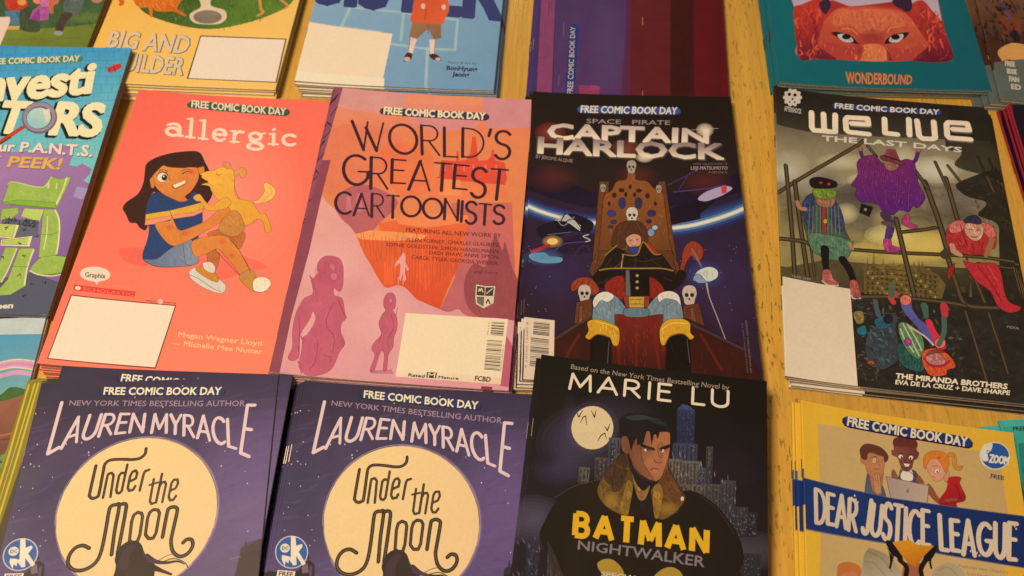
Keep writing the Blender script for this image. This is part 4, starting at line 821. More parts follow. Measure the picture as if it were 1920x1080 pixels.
A.blob('865,930 880,890 960,880 1030,930 1055,985 1010,1000 1000,1030 920,1035 880,990', (214, 84, 44)); A.blob('885,930 920,890 980,920 1000,960 960,975 910,965', (186, 120, 110)); A.line('880,940 915,975 980,980 1020,950', 12, (170, 40, 50)); A.blob('890,920 940,885 1000,900 940,905', (110, 60, 40), .8)
A.ell(580, 960, 20, 12, (190, 80, 40)); A.scribble('500,880 620,980 620,1060 500,1060', 30, 8, [(110, 90, 40), (60, 70, 50)], 30, 40, .8, 4, .8)
A.ol = A.hatch = None
A.poly('82,474 462,545 505,1092 90,1050', ((222, 206, 172), (228, 212, 178), (300, 500), (300, 1000)), tex=.008); A.text('YEAR 2089', '132,464 240,484', '132,476 240,498', (150, 140, 120), .01)
WT = (236, 228, 210)
A.text('THE MIRANDA BROTHERS', '722,1020 1060,1052 1348,1080', '718,1046 1056,1080 1344,1108', WT, .05); A.text('EVA DE LA CRUZ + DAVE SHARPE', '720,1056 1060,1090 1362,1118', '716,1080 1056,1114 1358,1142', WT, .03)
A.text('PEXA', '1345,752 1412,760', '1345,764 1412,774', (140, 130, 110), .02)
# masthead
A.fr(1440, 0, K3)
A.poly('40,470 260,530 380,580 1290,600 1330,800 1160,790 220,740 50,700', (32, 28, 24), .8, tex=.06); A.blob('1040,600 1300,600 1380,1000 1200,980 1050,930 1090,860 1000,820', (36, 32, 24), .9, tex=.12)
A.ell(138, 548, 46, 44, (206, 196, 176)); 
for i in range(10): A.ell(138 + 44 * math.cos(i * .628), 548 + 42 * math.sin(i * .628), 10, 10, (206, 196, 176))
for x_, y_, q_ in ((120, 530, 10), (152, 534, 10), (138, 556, 6), (122, 574, 5), (150, 574, 5)): A.ell(x_, y_, q_, q_, (40, 34, 30))
A.text('AFTERSHOCK', '92,596 188,614', '92,622 188,640', (190, 180, 160), .03)
def thick(pts_list, w, c, c2):
    for q_ in pts_list: A.line([(a + 3, b_ + 9) for a, b_ in P(q_)], w, c2, smooth=False)
    for q_ in pts_list: A.line(q_, w, c, smooth=False)
LW = ['245,632 246,715 258,733 345,738', '312,640 316,738', '378,645 378,742 330,740', '568,755 455,742 440,730 436,672 446,660 560,666 565,700 470,694',
      '655,668 658,748 728,756', '792,670 796,760', '838,678 850,764 870,780 925,782 940,775 932,684', '1140,784 1020,775 1008,762 1004,700 1015,688 1120,694 1132,732 1040,726']
thick(LW, 34, WT, (104, 98, 92))
for q_ in LW: A.line(q_, 26, (240, 234, 220), smooth=False)
A.text('THE LAST DAYS', '305,762 700,792 1090,830', '305,790 700,820 1088,856', (214, 204, 184), .045)
A.badge((378, 580), (962, 616), (960, 644), (376, 608), (46, 72, 128), (30, 48, 90), (226, 216, 196), .03)
welive = A.bake()
# ---- night sky cover with a full moon (two stacks share it)
A = Art('moonr', (62, 52, 88), 1.0, .07)
A.fr(480, 720, K3)
A.poly('100,-60 1600,-60 1600,1600 -200,1600', ((50, 42, 68), (86, 70, 116), (700, 60), (760, 900)), tex=.09)
A.glow(1500, 700, 420, 520, (120, 96, 148), .6, n=8); A.glow(300, 700, 260, 420, (46, 46, 76), .55, n=8); A.glow(200, 560, 180, 120, (52, 58, 88), .5); A.glow(1100, 900, 420, 200, (98, 80, 130), .5); A.glow(600, 160, 500, 90, (56, 44, 66), .5)
A.scribble('60,100 1500,60 1500,1150 0,1150', 420, 16, [(120, 100, 150), (50, 46, 76), (84, 70, 116), (66, 60, 100)], 170, -14, .12, 4, .14)
r_ = random.Random(12)
for x_, y_ in [(250, 150), (297, 150), (192, 178), (200, 450), (252, 450), (130, 560), (187, 560), (250, 575), (352, 522), (100, 728), (155, 728), (292, 738), (175, 380), (230, 380), (418, 340), (500, 340), (838, 285), (1300, 450), (1268, 555), (1402, 600), (1285, 470), (95, 490), (330, 880), (540, 400), (1180, 410), (690, 312)] + [(r_.uniform(80, 1450), r_.uniform(20, 1000)) for _ in range(26)]:
    A.ell(x_, y_, 4.2 * r_.uniform(.5, 1.1), 5 * r_.uniform(.5, 1.1), (216, 206, 214), .9, n=6)
A.ell(825, 785, 446, 448, (150, 124, 150), .45, rot=0, n=44)
r2 = random.Random(5)
A.poly([(818 + (436 + r2.uniform(-1.3, 1.3)) * math.cos(i * .05236), 788 + (438 + r2.uniform(-1.3, 1.3)) * math.sin(i * .05236)) for i in range(120)], ((246, 216, 146), (244, 208, 146), (500, 400), (1000, 1100)), tex=.008)
for i in range(8): A.line([(818 + (440 + i % 3 * 4) * math.cos(a), 788 + (441 + i % 2 * 5) * math.sin(a)) for a in np.linspace(i * .78, i * .78 + 1.1, 10)], 3, (206, 178, 160), .6)
PK = (232, 206, 206)
def tall(q_, w_=20): A.line(q_, w_, PK, smooth=False)
tall('385,100 322,386 380,355'); A.strokes('AUREN', '440,196 520,188 600,190 710,198 835,212', '392,362 470,334 600,312 720,306 826,312', 19, PK, gap=.22, thin=.85)
A.strokes('MYRACL', '885,218 1000,232 1100,248 1200,262 1330,300', '876,322 960,330 1090,366 1200,402 1345,462', 19, PK, gap=.2, thin=.85); tall('1440,222 1398,218 1372,490 1420,516'); tall('1388,352 1426,362')
A.text('NEW YORK TIMES BESTSELLING AUTHOR', '428,92 900,142 1385,190', '424,120 896,172 1382,222', (160, 136, 152), .012)
A.badge((610, 36), (1250, 100), (1246, 142), (606, 76), (36, 52, 104), (24, 26, 58), (248, 236, 186), .03)
INK = (22, 14, 14)
def ink(q_, w_=17, sm=True):
    A.line(q_, w_ * 1.08, INK, smooth=sm); A.line(q_, w_ * .2, (112, 88, 58), smooth=sm)
ink('850,410 846,440 820,462 780,466 720,458 660,456 632,474 624,510 606,640 596,660 572,666 556,652 556,630 582,480')
ink('628,668 646,550 650,535 668,530 680,545 668,668', 14, False)
ink('752,492 728,640 716,652 702,648 698,630 710,550 722,536 742,540', 14, False)
ink('770,590 802,576 808,545 798,530 782,536 770,560 760,625 768,644 790,640 800,620', 14, False)
ink('826,648 842,560 850,540 872,534', 14, False)
ink('900,590 884,715 892,732 908,728', 13, False); ink('878,622 924,612', 11, False)
ink('944,565 918,726', 14, False); ink('932,640 946,614 962,612 968,628 952,728', 13, False)
ink('992,668 1022,656 1034,630 1030,606 1010,606 998,625 986,700 994,722 1012,722 1026,700', 13, False)
ink('566,950 530,930 490,940 460,980 456,1030 490,1066 545,1070 600,1040 630,980 650,860 664,745 676,720 700,716 718,724 700,860 688,1000', 20); ink('718,722 740,714 756,724 754,760 738,880 720,1000', 20)
ink('782,930 790,820 800,785 820,772 842,780 848,800 838,900 826,940 800,945 784,930', 17, False)
ink('868,900 876,810 886,780 905,766 930,770 940,790 926,900 912,930 886,930 868,905', 17, False)
ink('962,930 982,790 992,768 1015,762 1034,772 1036,795 1018,900 1010,960 1024,1020 1062,1052 1104,1040 1130,1000 1124,964 1096,958 1076,975', 20)
# hair, roofs
HR = (30, 16, 24)
A.blob('712,1090 706,1030 726,972 766,936 816,934 848,958 864,1000 886,1040 915,1070 930,1110 900,1300 800,1500 700,1500 660,1300', HR); A.line('880,1030 930,1066 990,1080 1050,1078 1090,1100', [30, 16, 5], HR); A.line('900,1090 960,1120 1020,1150', [40, 20, 12], HR); A.blob('728,1080 738,1010 780,962 820,964 790,1010 776,1090', (66, 40, 66), .55); A.blob('858,1010 890,1058 940,1080 1000,1086 950,1066 900,1040', (70, 44, 74), .7)
A.line('880,1060 940,1062 990,1040 1040,1030', 4, (70, 50, 70)); A.line('960,1075 1030,1060 1090,1090 1110,1120', 6, (60, 40, 66))
A.poly('1335,1400 1400,1040 1418,1030 1424,985 1432,1030 1460,1020 1490,1000 1600,1000 1600,1500 1335,1500', (30, 20, 36)); A.poly('1396,1040 1440,1010 1500,1000 1500,1060 1390,1070', (54, 40, 60), .7); A.text('DCKIDS', '1342,1092 1400,1086', '1342,1100 1400,1094', (150, 130, 150))
A.poly('-20,1130 40,1050 150,1060 240,1050 262,1010 300,990 330,1015 330,1400 -200,1400', (30, 22, 36)); A.poly('286,985 294,950 302,985', (30, 22, 36)); A.poly('255,1030 290,1010 296,1060 262,1066', (120, 100, 116)); A.poly('300,1030 316,1020 312,1080 298,1080', (90, 66, 110)); A.poly('60,1120 200,1100 260,1240 20,1280', (66, 44, 84), .8)
A.ell(200, 946, 93, 93, (200, 204, 208), n=30); A.ell(200, 946, 87, 87, (38, 92, 158), n=30); A.ell(163, 923, 27, 26, (232, 226, 208), n=16); A.text('DC', '147,914 182,914', '147,932 182,932', (60, 90, 140), .03)
WI = (240, 228, 200)
A.poly('196,858 222,856 226,910 258,900 262,914 240,944 280,1010 262,1022 226,966 228,1018 208,1020 186,986 182,1010 166,996 162,1024 144,986 146,962 170,966 196,974', WI)
A.poly('122,1046 222,1054 212,1110 112,1100', WI); A.text('FREE', '132,1054 210,1060', '128,1078 206,1084', (60, 50, 60), .03)
moon = A.bake()

# ---- dark city cover: young man in a brown coat
A = Art('night', (16, 9, 8), .95, .04)
A.fr(960, 720, K3)
A.poly('60,-240 1560,-100 1600,1500 -200,1500', ((15, 9, 7), (28, 20, 28), (700, 40), (640, 700)), tex=.06)
for x_, y_, a_, b_, c_, al in ((360, 330, 230, 200, (74, 66, 92), .6), (260, 470, 160, 110, (60, 54, 80), .6), (560, 200, 260, 160, (60, 50, 74), .5), (120, 760, 190, 140, (96, 86, 108), .6), (1300, 940, 260, 120, (86, 78, 92), .6), (180, 420, 90, 60, (24, 18, 26), .7), (1200, 480, 200, 140, (40, 28, 40), .5), (330, 250, 60, 200, (70, 64, 90), .3)): A.glow(x_, y_, a_, b_, c_, al, n=7)
A.glow(452, 246, 150, 150, (110, 100, 120), .5); A.ell(452, 246, 118, 122, (222, 200, 150), n=30, tex=.02); A.glow(420, 300, 60, 40, (214, 194, 150), .5); A.glow(490, 190, 40, 30, (216, 200, 160), .4)
for q_ in ('364,160 376,186 398,148', '445,148 464,186 474,146', '384,218 402,184 414,180 420,230', '520,236 536,262 552,222', '482,322 500,290 522,276 532,310'): A.line(q_, [3, 8, 3], (44, 34, 34), smooth=False)
DIM = .62; BL = (92, 100, 134); WB = (150, 138, 126); DB = (46, 46, 66)
def bldg(x0, y0, x1, y1, c, n=4, sl=.06, win=(196, 180, 150), dark=(40, 38, 52)):
    c = tuple(v * DIM for v in c); win = tuple(v * .7 for v in win)
    w = x1 - x0; A.poly([(x0, y0), (x1, y0 + w * sl), (x1 - 8, y1), (x0 - 8, y1)], (c, (c[0] * .6, c[1] * .6, c[2] * .65), (x0, y0), (x0, y1)), tex=.08)
    for i in range(n):
        a = x0 + w * (i + .25) / n; A.poly([(a, y0 + 14), (a + w / n * .42, y0 + 16), (a + w / n * .42 - 6, y1), (a - 6, y1)], dark, .75)
    r = random.Random(int(x0 * 7 + y0))
    for _ in range(n * 5):
        a, b_ = r.uniform(x0 + 4, x1 - 10), r.uniform(y0 + 12, y1 - 12); A.poly([(a, b_), (a + 5, b_), (a + 5, b_ + 7), (a, b_ + 7)], win, .55)
A.hatch = (60, 22, 7, .4, 86)
bldg(378, 466, 440, 560, WB, 3); bldg(468, 410, 545, 560, (120, 110, 104), 3); bldg(545, 300, 610, 560, (126, 128, 134), 3); bldg(556, 330, 585, 420, (90, 96, 120), 2)
bldg(930, 140, 1030, 420, (70, 84, 132), 5, .05, (120, 130, 170), (36, 40, 66)); A.poly('930,140 960,112 1000,124 1028,150', (60, 70, 110)); bldg(905, 330, 1045, 560, (96, 104, 140), 6, .06); bldg(885, 420, 960, 620, (170, 156, 130), 4); bldg(960, 430, 1060, 640, (160, 148, 130), 5); bldg(1050, 470, 1090, 640, (110, 116, 146), 2); bldg(1095, 350, 1132, 560, (120, 108, 104), 3); bldg(1085, 560, 1180, 860, (124, 112, 104), 5); bldg(1175, 540, 1260, 830, (110, 104, 112), 4); bldg(1255, 690, 1330, 860, (96, 92, 100), 4); bldg(1330, 720, 1380, 860, (70, 66, 76), 3); bldg(920, 560, 1090, 700, (150, 138, 120), 7)
A.scribble('880,330 1260,520 1260,860 900,640', 90, 4, [(190, 176, 150), (40, 36, 50), (70, 74, 104)], 40, 86, .08, 4, .6)
bldg(200, 930, 300, 1300, (120, 110, 104), 4); bldg(80, 880, 150, 1200, (70, 70, 96), 3); bldg(1290, 950, 1400, 1300, (80, 74, 84), 4); A.scribble('40,850 330,900 330,1200 0,1200', 40, 8, [(120, 116, 140), (60, 60, 84)], 50, 80, .3, 8, .5)
A.ol = ((16, 10, 10), 3, .7); A.hatch = (150, 50, 12, .4, 70)
# plain dark coat shape behind the title
CO = (26, 16, 10)
A.blob('155,860 190,760 250,660 340,590 450,550 560,545 700,600 850,620 1000,600 1120,660 1230,780 1290,900 1300,1010 1240,1090 1180,1200 1000,1330 700,1360 420,1300 270,1120 210,960', CO, tex=.1); A.line('240,640 340,580 450,548', 6, (70, 52, 34), .7); A.line('1060,630 1160,710 1250,840', 6, (60, 46, 34), .6); A.blob('200,880 260,1000 300,1120 270,1140 215,1010', (60, 50, 48), .7)
OL = ((112, 84, 34), (74, 46, 26), (560, 660), (640, 430))
A.blob('610,400 650,400 665,470 690,560 660,640 650,735 590,725 520,680 482,620 490,560 540,480', OL, tex=.12); A.blob('650,540 680,580 660,730 600,715 620,640', (146, 112, 40), .8, tex=.1); A.blob('520,500 560,460 600,480 590,560 540,560', (66, 40, 26), .7); A.glow(560, 650, 50, 50, (164, 128, 44), .7); A.blob('560,580 600,400 640,420 640,520 600,600', (60, 38, 26), .7)
A.blob('860,440 890,500 960,600 972,650 940,700 860,760 800,745 790,690 780,600 830,540', ((96, 58, 32), (112, 80, 34), (900, 520), (880, 720)), tex=.12); A.blob('790,600 820,560 850,600 830,740 800,745', (150, 116, 44), .8, tex=.1); A.glow(880, 700, 60, 40, (160, 124, 46), .7); A.line('880,470 930,560 965,630', 8, (60, 36, 24), .8); A.ell(958, 645, 9, 12, (220, 206, 180))
A.poly('686,560 655,740 800,752 778,590 745,655 712,650', (26, 18, 18)); A.blob('675,500 700,560 740,600 775,570 770,600 745,652 712,648 690,580', (148, 108, 54))
A.hatch = (260, 30, 8, .12, 70)
A.hatch = (260, 30, 8, .12, 70)
SKN = ((168, 106, 70), (120, 74, 50), (800, 450), (670, 420))
A.blob('612,320 622,296 650,296 668,350 700,300 730,260 800,270 880,270 890,300 886,380 870,440 842,520 810,548 780,545 720,510 680,460 660,400 640,392 620,370', SKN, tex=.04)
A.blob('660,400 668,350 720,330 730,420 760,480 800,540 770,540 700,480', (120, 72, 48), .55); A.poly('678,462 720,508 775,540 815,548 800,552 760,548 705,515', (50, 30, 24)); A.blob('818,360 826,400 838,420 850,395 848,340 835,330', (150, 96, 64), .7); A.line('800,425 806,440 822,442', 5, (90, 50, 36)); A.line('828,445 842,438', 4, (90, 50, 36)); A.line('778,484 800,474 822,480', 5, (92, 48, 40)); A.glow(800, 492, 26, 12, (196, 132, 96), .5); A.line('624,325 640,340 644,375', 5, (104, 62, 44)); A.glow(772, 440, 34, 40, (190, 130, 88), .4); A.glow(866, 430, 22, 50, (196, 132, 90), .4)
A.poly('720,330 762,350 800,360 802,374 760,366 724,350', (34, 22, 22)); A.poly('830,360 880,340 892,342 884,360 836,374', (34, 22, 22)); A.glow(765, 368, 34, 16, (84, 48, 38), .7); A.glow(850, 372, 26, 14, (84, 48, 38), .7); A.ell(752, 372, 10, 9, (216, 200, 176)); A.ell(759, 370, 4, 5, (30, 24, 26)); A.ell(848, 376, 9, 8, (216, 200, 176)); A.ell(842, 374, 4, 5, (30, 24, 26))
HR = (20, 16, 18)
A.blob('606,250 605,200 640,172 720,165 800,172 870,196 905,230 915,290 905,340 892,345 888,275 850,255 800,285 770,265 740,270 715,280 680,340 670,372 650,300 620,290 612,310', HR); A.poly('700,280 760,250 740,330 705,345', HR); A.poly('775,260 800,270 786,340', HR); A.poly('805,265 830,270 820,310', HR); A.poly('722,300 745,300 728,352', HR); A.blob('640,185 720,172 800,190 840,205 760,200 680,205', (44, 66, 62), .75); A.blob('770,205 830,205 880,235 830,230', (36, 52, 50), .7)
A.ol = A.hatch = None
A.text('Based on the New York Times Bestselling Novel by', '336,-112 760,-50 1224,6', '330,-86 756,-24 1220,34', (156, 136, 112), .008)
A.strokes('MARIE LU', '334,-58 760,-10 1216,42', '324,26 755,80 1214,132', 17, (232, 216, 182), gap=.3, thin=.95)
A.cap = False
A.strokes('BATMAN', '362,728 720,766 1096,822', '354,850 706,900 1092,948', 34, (226, 176, 30), gap=.36, thin=.9)
A.cap = True
A.text('NIGHTWALKER', '375,880 720,920 1086,972', '370,930 714,976 1080,1030', (128, 118, 118), .014)
A.blob('480,1010 520,985 570,990 620,1040 630,1100 560,1110 500,1060', (170, 140, 50)); A.blob('800,1100 840,1045 900,1030 950,1060 960,1120', (170, 140, 50)); A.text('SPECIAL EDITION', '505,1056 700,1080 960,1110', '502,1080 696,1104 956,1134', (200, 190, 170), .02)
night = A.bake()

# ---- yellow cover: three children at a laptop
A = Art('djl', (246, 206, 84), 1.0, .012)
A.fr(1440, 720, K3)
A.poly('150,0 1500,0 1600,1800 150,1800', ((246, 196, 60), (236, 186, 58), (300, 200), (1300, 400)), tex=.012); A.poly('280,222 480,250 900,330 1300,392 1352,740 1330,760 290,560', ((214, 182, 116), (206, 172, 108), (300, 300), (1300, 600)), tex=.01)
A.poly('296,830 700,900 1330,1010 1370,1800 280,1800', (212, 180, 116), tex=.01)
A.ol = ((90, 50, 40), 2.6, .7); A.hatch = (160, 26, 6, .22, 70)
A.blob('556,620 545,600 560,500 590,520 620,540 640,560 660,640', (90, 100, 124)); A.blob('560,450 600,470 640,480 650,500 630,620 590,600 575,540', (190, 124, 80)); A.blob('524,440 522,410 545,400 560,370 640,380 655,400 652,480 636,530 600,540 560,500 545,455', (196, 132, 88)); A.blob('520,400 518,365 545,338 590,340 640,360 675,400 672,430 655,440 650,410 620,400 580,385 560,395 556,425 530,420', (104, 62, 46)); A.ell(598, 430, 12, 18, (226, 180, 130), rot=20); A.line('578,412 610,408', 4, (100, 60, 40)); A.line('602,478 620,480', 4, (130, 70, 50)); A.poly('590,510 630,500 640,620 600,615', (206, 150, 100), .8)
for x_ in (600, 614, 628): A.line([(x_, 505), (x_ + 4, 545)], 4, (140, 84, 56), .8)
A.blob('745,500 760,480 830,490 850,560 735,545', (90, 76, 96)); A.blob('752,495 790,470 815,500 810,545 750,535', (232, 224, 206)); A.blob('706,340 708,310 740,300 800,305 835,325 836,370 850,390 838,420 820,430 810,470 790,490 765,488 745,460 730,415 700,400 695,372 708,372', ((140, 78, 66), (112, 60, 54), (720, 400), (830, 420))); A.blob('706,345 708,310 745,298 805,303 838,325 834,360 780,350 740,352', (110, 50, 46)); A.ell(746, 408, 13, 12, (236, 226, 206)); A.ell(804, 414, 13, 12, (236, 226, 206)); A.ell(750, 412, 5, 6, (40, 28, 30)); A.ell(802, 418, 5, 6, (40, 28, 30)); A.poly('762,445 800,450 790,466 770,464', (240, 230, 214)); A.line('775,420 770,438 782,440', 4, (90, 46, 42)); A.line('730,392 756,390', 5, (70, 36, 34)); A.line('792,396 818,398', 5, (70, 36, 34)); A.line('740,500 760,470 830,520', 6, (40, 36, 60), .7)
A.blob('695,500 705,480 720,500 728,530 700,530', (150, 90, 66)); A.blob('835,530 850,515 876,550 870,560 835,550', (150, 90, 66))
A.blob('895,600 900,560 930,590 960,640 990,640 1040,640 1050,670 980,680 930,650', (150, 88, 62)); A.blob('1000,530 1060,520 1088,530 1080,560 1112,630 1100,660 1060,670 1060,700 975,690 965,650 1000,600 1010,560', ((196, 40, 40), (160, 28, 36), (1000, 540), (1080, 660))); A.line('1040,560 1070,590 1080,640', 6, (120, 20, 30), .7); A.line('1000,655 1060,650', 14, (150, 90, 66)); A.blob('1000,470 1020,500 1010,545 990,540', (214, 150, 110)); A.blob('878,440 885,400 930,385 990,400 1010,440 1005,490 985,530 955,548 925,535 905,500', (226, 160, 120)); A.blob('874,450 880,405 920,378 980,380 1015,410 1018,460 1000,500 985,470 960,430 920,420 895,450 885,480', (222, 132, 44)); A.blob('1010,400 1020,385 1050,390 1060,420 1065,460 1097,462 1080,486 1050,478 1035,440 1035,410 1015,412', (216, 140, 44)); A.ell(950, 490, 13, 15, (238, 224, 204), rot=30); A.ell(952, 494, 5, 6, (60, 50, 40)); A.line('930,462 955,460', 4, (150, 80, 40)); A.line('925,520 940,524', 4, (170, 80, 70)); A.ell(962, 414, 8, 8, (200, 70, 60))
A.ol = A.hatch = None
A.poly('664,520 905,572 895,676 690,640', ((176, 156, 142), (198, 176, 150), (680, 540), (880, 660)), tex=.02); A.line('664,520 905,572 895,676', 4, (120, 100, 96), smooth=False); A.line('664,520 690,640', 4, (120, 100, 96)); A.ell(786, 602, 8, 10, (130, 120, 130)); A.ell(790, 588, 3, 4, (130, 120, 130))
A.poly('120,528 210,532 700,645 1438,745 1600,790 1600,1100 1438,1032 1000,960 700,900 215,815 100,815', ((32, 60, 118), (26, 48, 100), (300, 600), (1300, 900)), tex=.04); A.line('120,818 215,818 700,903 1000,963 1438,1034', 4, (120, 110, 130), smooth=False); A.line('120,528 210,530 700,643 1438,743', 4, (90, 100, 140), smooth=False)
CR = (226, 206, 172)
A.strokes('DEAR', '268,592 380,622 505,655', '272,780 385,800 495,826', 24, CR, gap=.22, dy=[(0, 1), (.03, .97), (0, 1.02), (-.02, .98)], thin=.9)
A.strokes('JUSTICE', '556,650 730,682 905,716', '530,832 720,882 910,906', 24, CR, gap=.2, dy=[(-.03, 1), (0, .9), (-.02, 1), (-.08, 1), (.0, .96), (-.05, .93), (0, 1)], thin=.9)
A.strokes('LEAGUE', '965,738 1180,766 1400,790', '975,930 1180,960 1395,982', 26, CR, gap=.26, dy=[(0, 1), (.03, .9), (-.04, .95), (.02, .92), (-.02, .97), (-.03, 1.02)], thin=.9)
for x_, y_ in ((470, 640), (488, 628), (495, 650), (505, 665), (1382, 780), (1388, 800), (1396, 815), (1140, 940), (1160, 962), (1176, 950), (1190, 965)): A.ell(x_, y_, 5, 7, CR, n=6)
A.blob('398,1200 388,1060 400,1015 450,1000 510,1020 530,1070 520,1200', (206, 124, 62)); A.blob('410,1200 410,1090 440,1060 500,1070 505,1200', (214, 136, 96)); A.blob('530,1200 535,1000 560,930 600,930 680,970 750,1060 760,1200', ((158, 144, 110), (190, 176, 140), (600, 960), (640, 1080)), tex=.08); A.line('560,940 640,980 700,1060', 6, (130, 120, 90), .7); A.line('545,1000 600,1010 660,1080', 5, (130, 120, 90), .6); A.blob('900,1200 930,1060 980,1015 1040,1010 1100,1060 1120,1200', (180, 166, 126), tex=.08); A.line('960,1050 1010,1030 1070,1080', 5, (130, 120, 90), .6)
A.blob('765,1100 760,1030 790,1000 860,1010 870,1100', (170, 106, 72)); A.line('740,990 780,1030 775,1080', 26, (40, 22, 22)); A.line('890,985 860,1040 868,1090', 26, (40, 22, 22)); A.blob('664,880 730,900 760,990 720,975 680,930', (30, 24, 30)); A.blob('945,905 890,940 870,1010 920,985 945,940', (30, 24, 30))
for sx_, dx_ in ((700, -1), (905, 1)):
    for i_ in range(7): A.line([(sx_ + dx_ * i_ * 4 - dx_ * 10, 950 + i_ * 14), (sx_ + dx_ * (34 - i_ * 5), 905 + i_ * 17)], [13, 3], (26, 22, 28))
A.poly('700,890 760,880 800,878 840,905 935,910 880,965 830,1030 790,1010 750,960', ((226, 152, 32), (206, 124, 28), (780, 900), (820, 1020)))
A.ell(1276, 404, 86, 78, (226, 222, 204), rot=8, n=26); A.ell(1278, 404, 78, 72, (46, 92, 160), rot=8, n=26); A.blob('1198,380 1216,340 1262,336 1256,370 1236,396 1240,430 1210,430', (232, 226, 208)); A.text('ZOOM', '1250,396 1356,412', '1244,440 1350,452', (236, 228, 208), .05); A.text('DC', '1232,372 1262,376', '1230,392 1260,396', (80, 110, 160), .02); A.text('FREE', '1254,505 1328,518', '1252,530 1326,540', (70, 64, 74), .03)
A.text('Features two chapters', '1074,1012 1352,1050', '1072,1030 1350,1068', (150, 126, 84), 0); A.text('from the graphic novel', '1120,1056 1350,1086', '1118,1074 1348,1104', (150, 126, 84), 0)
A.badge((452, 184), (1124, 300), (1120, 352), (446, 232), (40, 58, 110), (26, 30, 66), (240, 226, 186), .035)
djl = A.bake()

# ---- blue brick cover with green creature
A = Art('investi', (84, 170, 210), 1.02, .03)
A.fr(0, 0, K3)
A.poly('-500,200 900,200 900,1200 -900,1200', ((62, 158, 206), (120, 204, 216), (300, 300), (260, 900)), tex=.05)
r_ = random.Random(4)
for j in range(16):
    y0 = 262 + j * 46
    A.line([(x_, y0 + r_.uniform(-5, 5) + (x_ * -.03)) for x_ in range(-360, 760, 70)], 4, (44, 120, 172), .6 - j * .03)
    for x_ in range(-360 + (j % 2) * 36, 760, 74):
        q_ = x_ + r_.uniform(-10, 10); A.line([(q_, y0 - x_ * .03), (q_ + 4 - 8, y0 + 44 - x_ * .03)], 4, (44, 120, 172), .6 - j * .03)
A.badge((-60, 330), (448, 312), (444, 344), (-60, 362), (76, 140, 110), (60, 120, 100), (236, 222, 180), .03)
A.poly('600,385 640,362 680,356 684,380 650,400 606,408', (196, 60, 56)); A.line('612,380 620,410', 4, (90, 30, 40)); A.line('640,372 648,404', 4, (90, 30, 40)); A.line('600,380 590,400', 3, (90, 30, 40))
CM = (244, 236, 180); BKK = (20, 30, 26)
CAP_RES[0] = False
A.text('I', '-150,410 -110,408', '-185,570 -150,568', CM, .06, out=BKK, outw=.03, shift=(-1.2, -1.4)); A.text('nvesti', '-60,392 240,376 536,352', '-96,566 200,548 506,518', CM, .045, out=BKK, outw=.03, shift=(-1.2, -1.4)); A.text('T', '34,574 172,580', '-24,740 114,744', CM, .055, out=BKK, outw=.03, shift=(-1.2, -1.4)); A.text('RS', '338,580 590,590', '284,750 552,760', CM, .055, out=BKK, outw=.03, shift=(-1.2, -1.4))
A.text('GA', '-420,590 -40,578', '-470,760 -90,750', CM, .055, out=BKK, outw=.03, shift=(-1.2, -1.4)); CAP_RES[0] = True
A.line('130,715 60,760 0,800', 30, (196, 70, 40)); A.line('60,772 0,810', 12, (120, 40, 30)); A.ell(222, 662, 100, 90, (112, 100, 116), rot=-12, n=28); A.ell(222, 658, 92, 82, (156, 144, 158), rot=-12, n=28); A.ell(220, 662, 74, 64, (104, 96, 112), rot=-12, n=26); A.ell(218, 664, 68, 58, ((150, 206, 220), (200, 224, 220), (180, 700), (260, 620)), rot=-12, n=26); A.poly('240,620 278,612 284,660 262,690', (232, 226, 206), .9)
A.text('Protect Our P.A.N.T.S.', '-420,800 100,800 520,820', '-440,850 80,850 514,880', (240, 222, 196), .045, out=(90, 80, 90), outw=.02, shift=(.5, -.6))
PANTS = lambda: (A.fr(0, 0, K3), A.text('Protect Our P.A.N.T.S.', '-420,800 100,800 520,820', '-440,850 80,850 514,880', (240, 222, 196), .045, out=(90, 80, 90), outw=.02, shift=(.5, -.6)), A.fr(0, 300, .2407))
A.fr(0, 300, .2407)
A.poly('-900,40 -60,-60 80,-60 400,-90 420,-120 560,-110 575,-70 540,40 600,50 640,25 715,70 700,110 650,160 740,205 800,120 860,120 1000,900 -900,1200', ((166, 126, 172), (134, 104, 160), (300, 0), (500, 700)), tex=.02); A.poly('600,205 690,225 640,308 568,285', (170, 160, 200), .8)
PANTS(); A.text('SNEAK PEEK!', '-520,-36 80,-26 490,-10', '-545,36 58,52 462,72', (226, 180, 84), .03, out=(110, 80, 110), outw=.02, shift=(.5, -.6))
A.poly('-900,1000 200,900 240,870 480,960 700,900 500,1400 -900,1400', (84, 90, 108), tex=.03)
A.ol = ((58, 80, 30), 3, .8); A.hatch = (500, 40, 8, .2, 60); GR = (160, 192, 86); GL = (226, 226, 160); GD = (96, 134, 44)
A.poly('240,860 270,800 330,740 440,740 520,765 570,775 560,840 430,900 330,900', GD); A.blob('230,860 330,750 450,745 560,775 540,850 430,885 310,890', GR); A.line('232,862 300,892 420,902 540,868', 10, GL)
A.poly('340,380 430,385 470,480 460,640 440,740 300,760 320,560', GR); A.line('430,390 462,480 455,640 440,730', 12, GL); A.line('370,440 366,560 340,700', 8, GL); A.line('300,575 400,580 450,560', 4, GD)
A.poly('15,340 70,180 100,165 330,215 400,125 470,150 555,125 520,220 440,375 130,350', GR); A.poly('20,330 140,310 430,330 440,375 130,350', (140, 186, 62)); A.line('60,190 110,170 330,212 400,128', 6, GL); A.line('520,140 490,230 440,340', 14, GL); A.line('378,180 376,215', 12, GL); A.line('440,185 438,220', 12, GL); A.line('20,340 130,352 440,378', 4, GD)
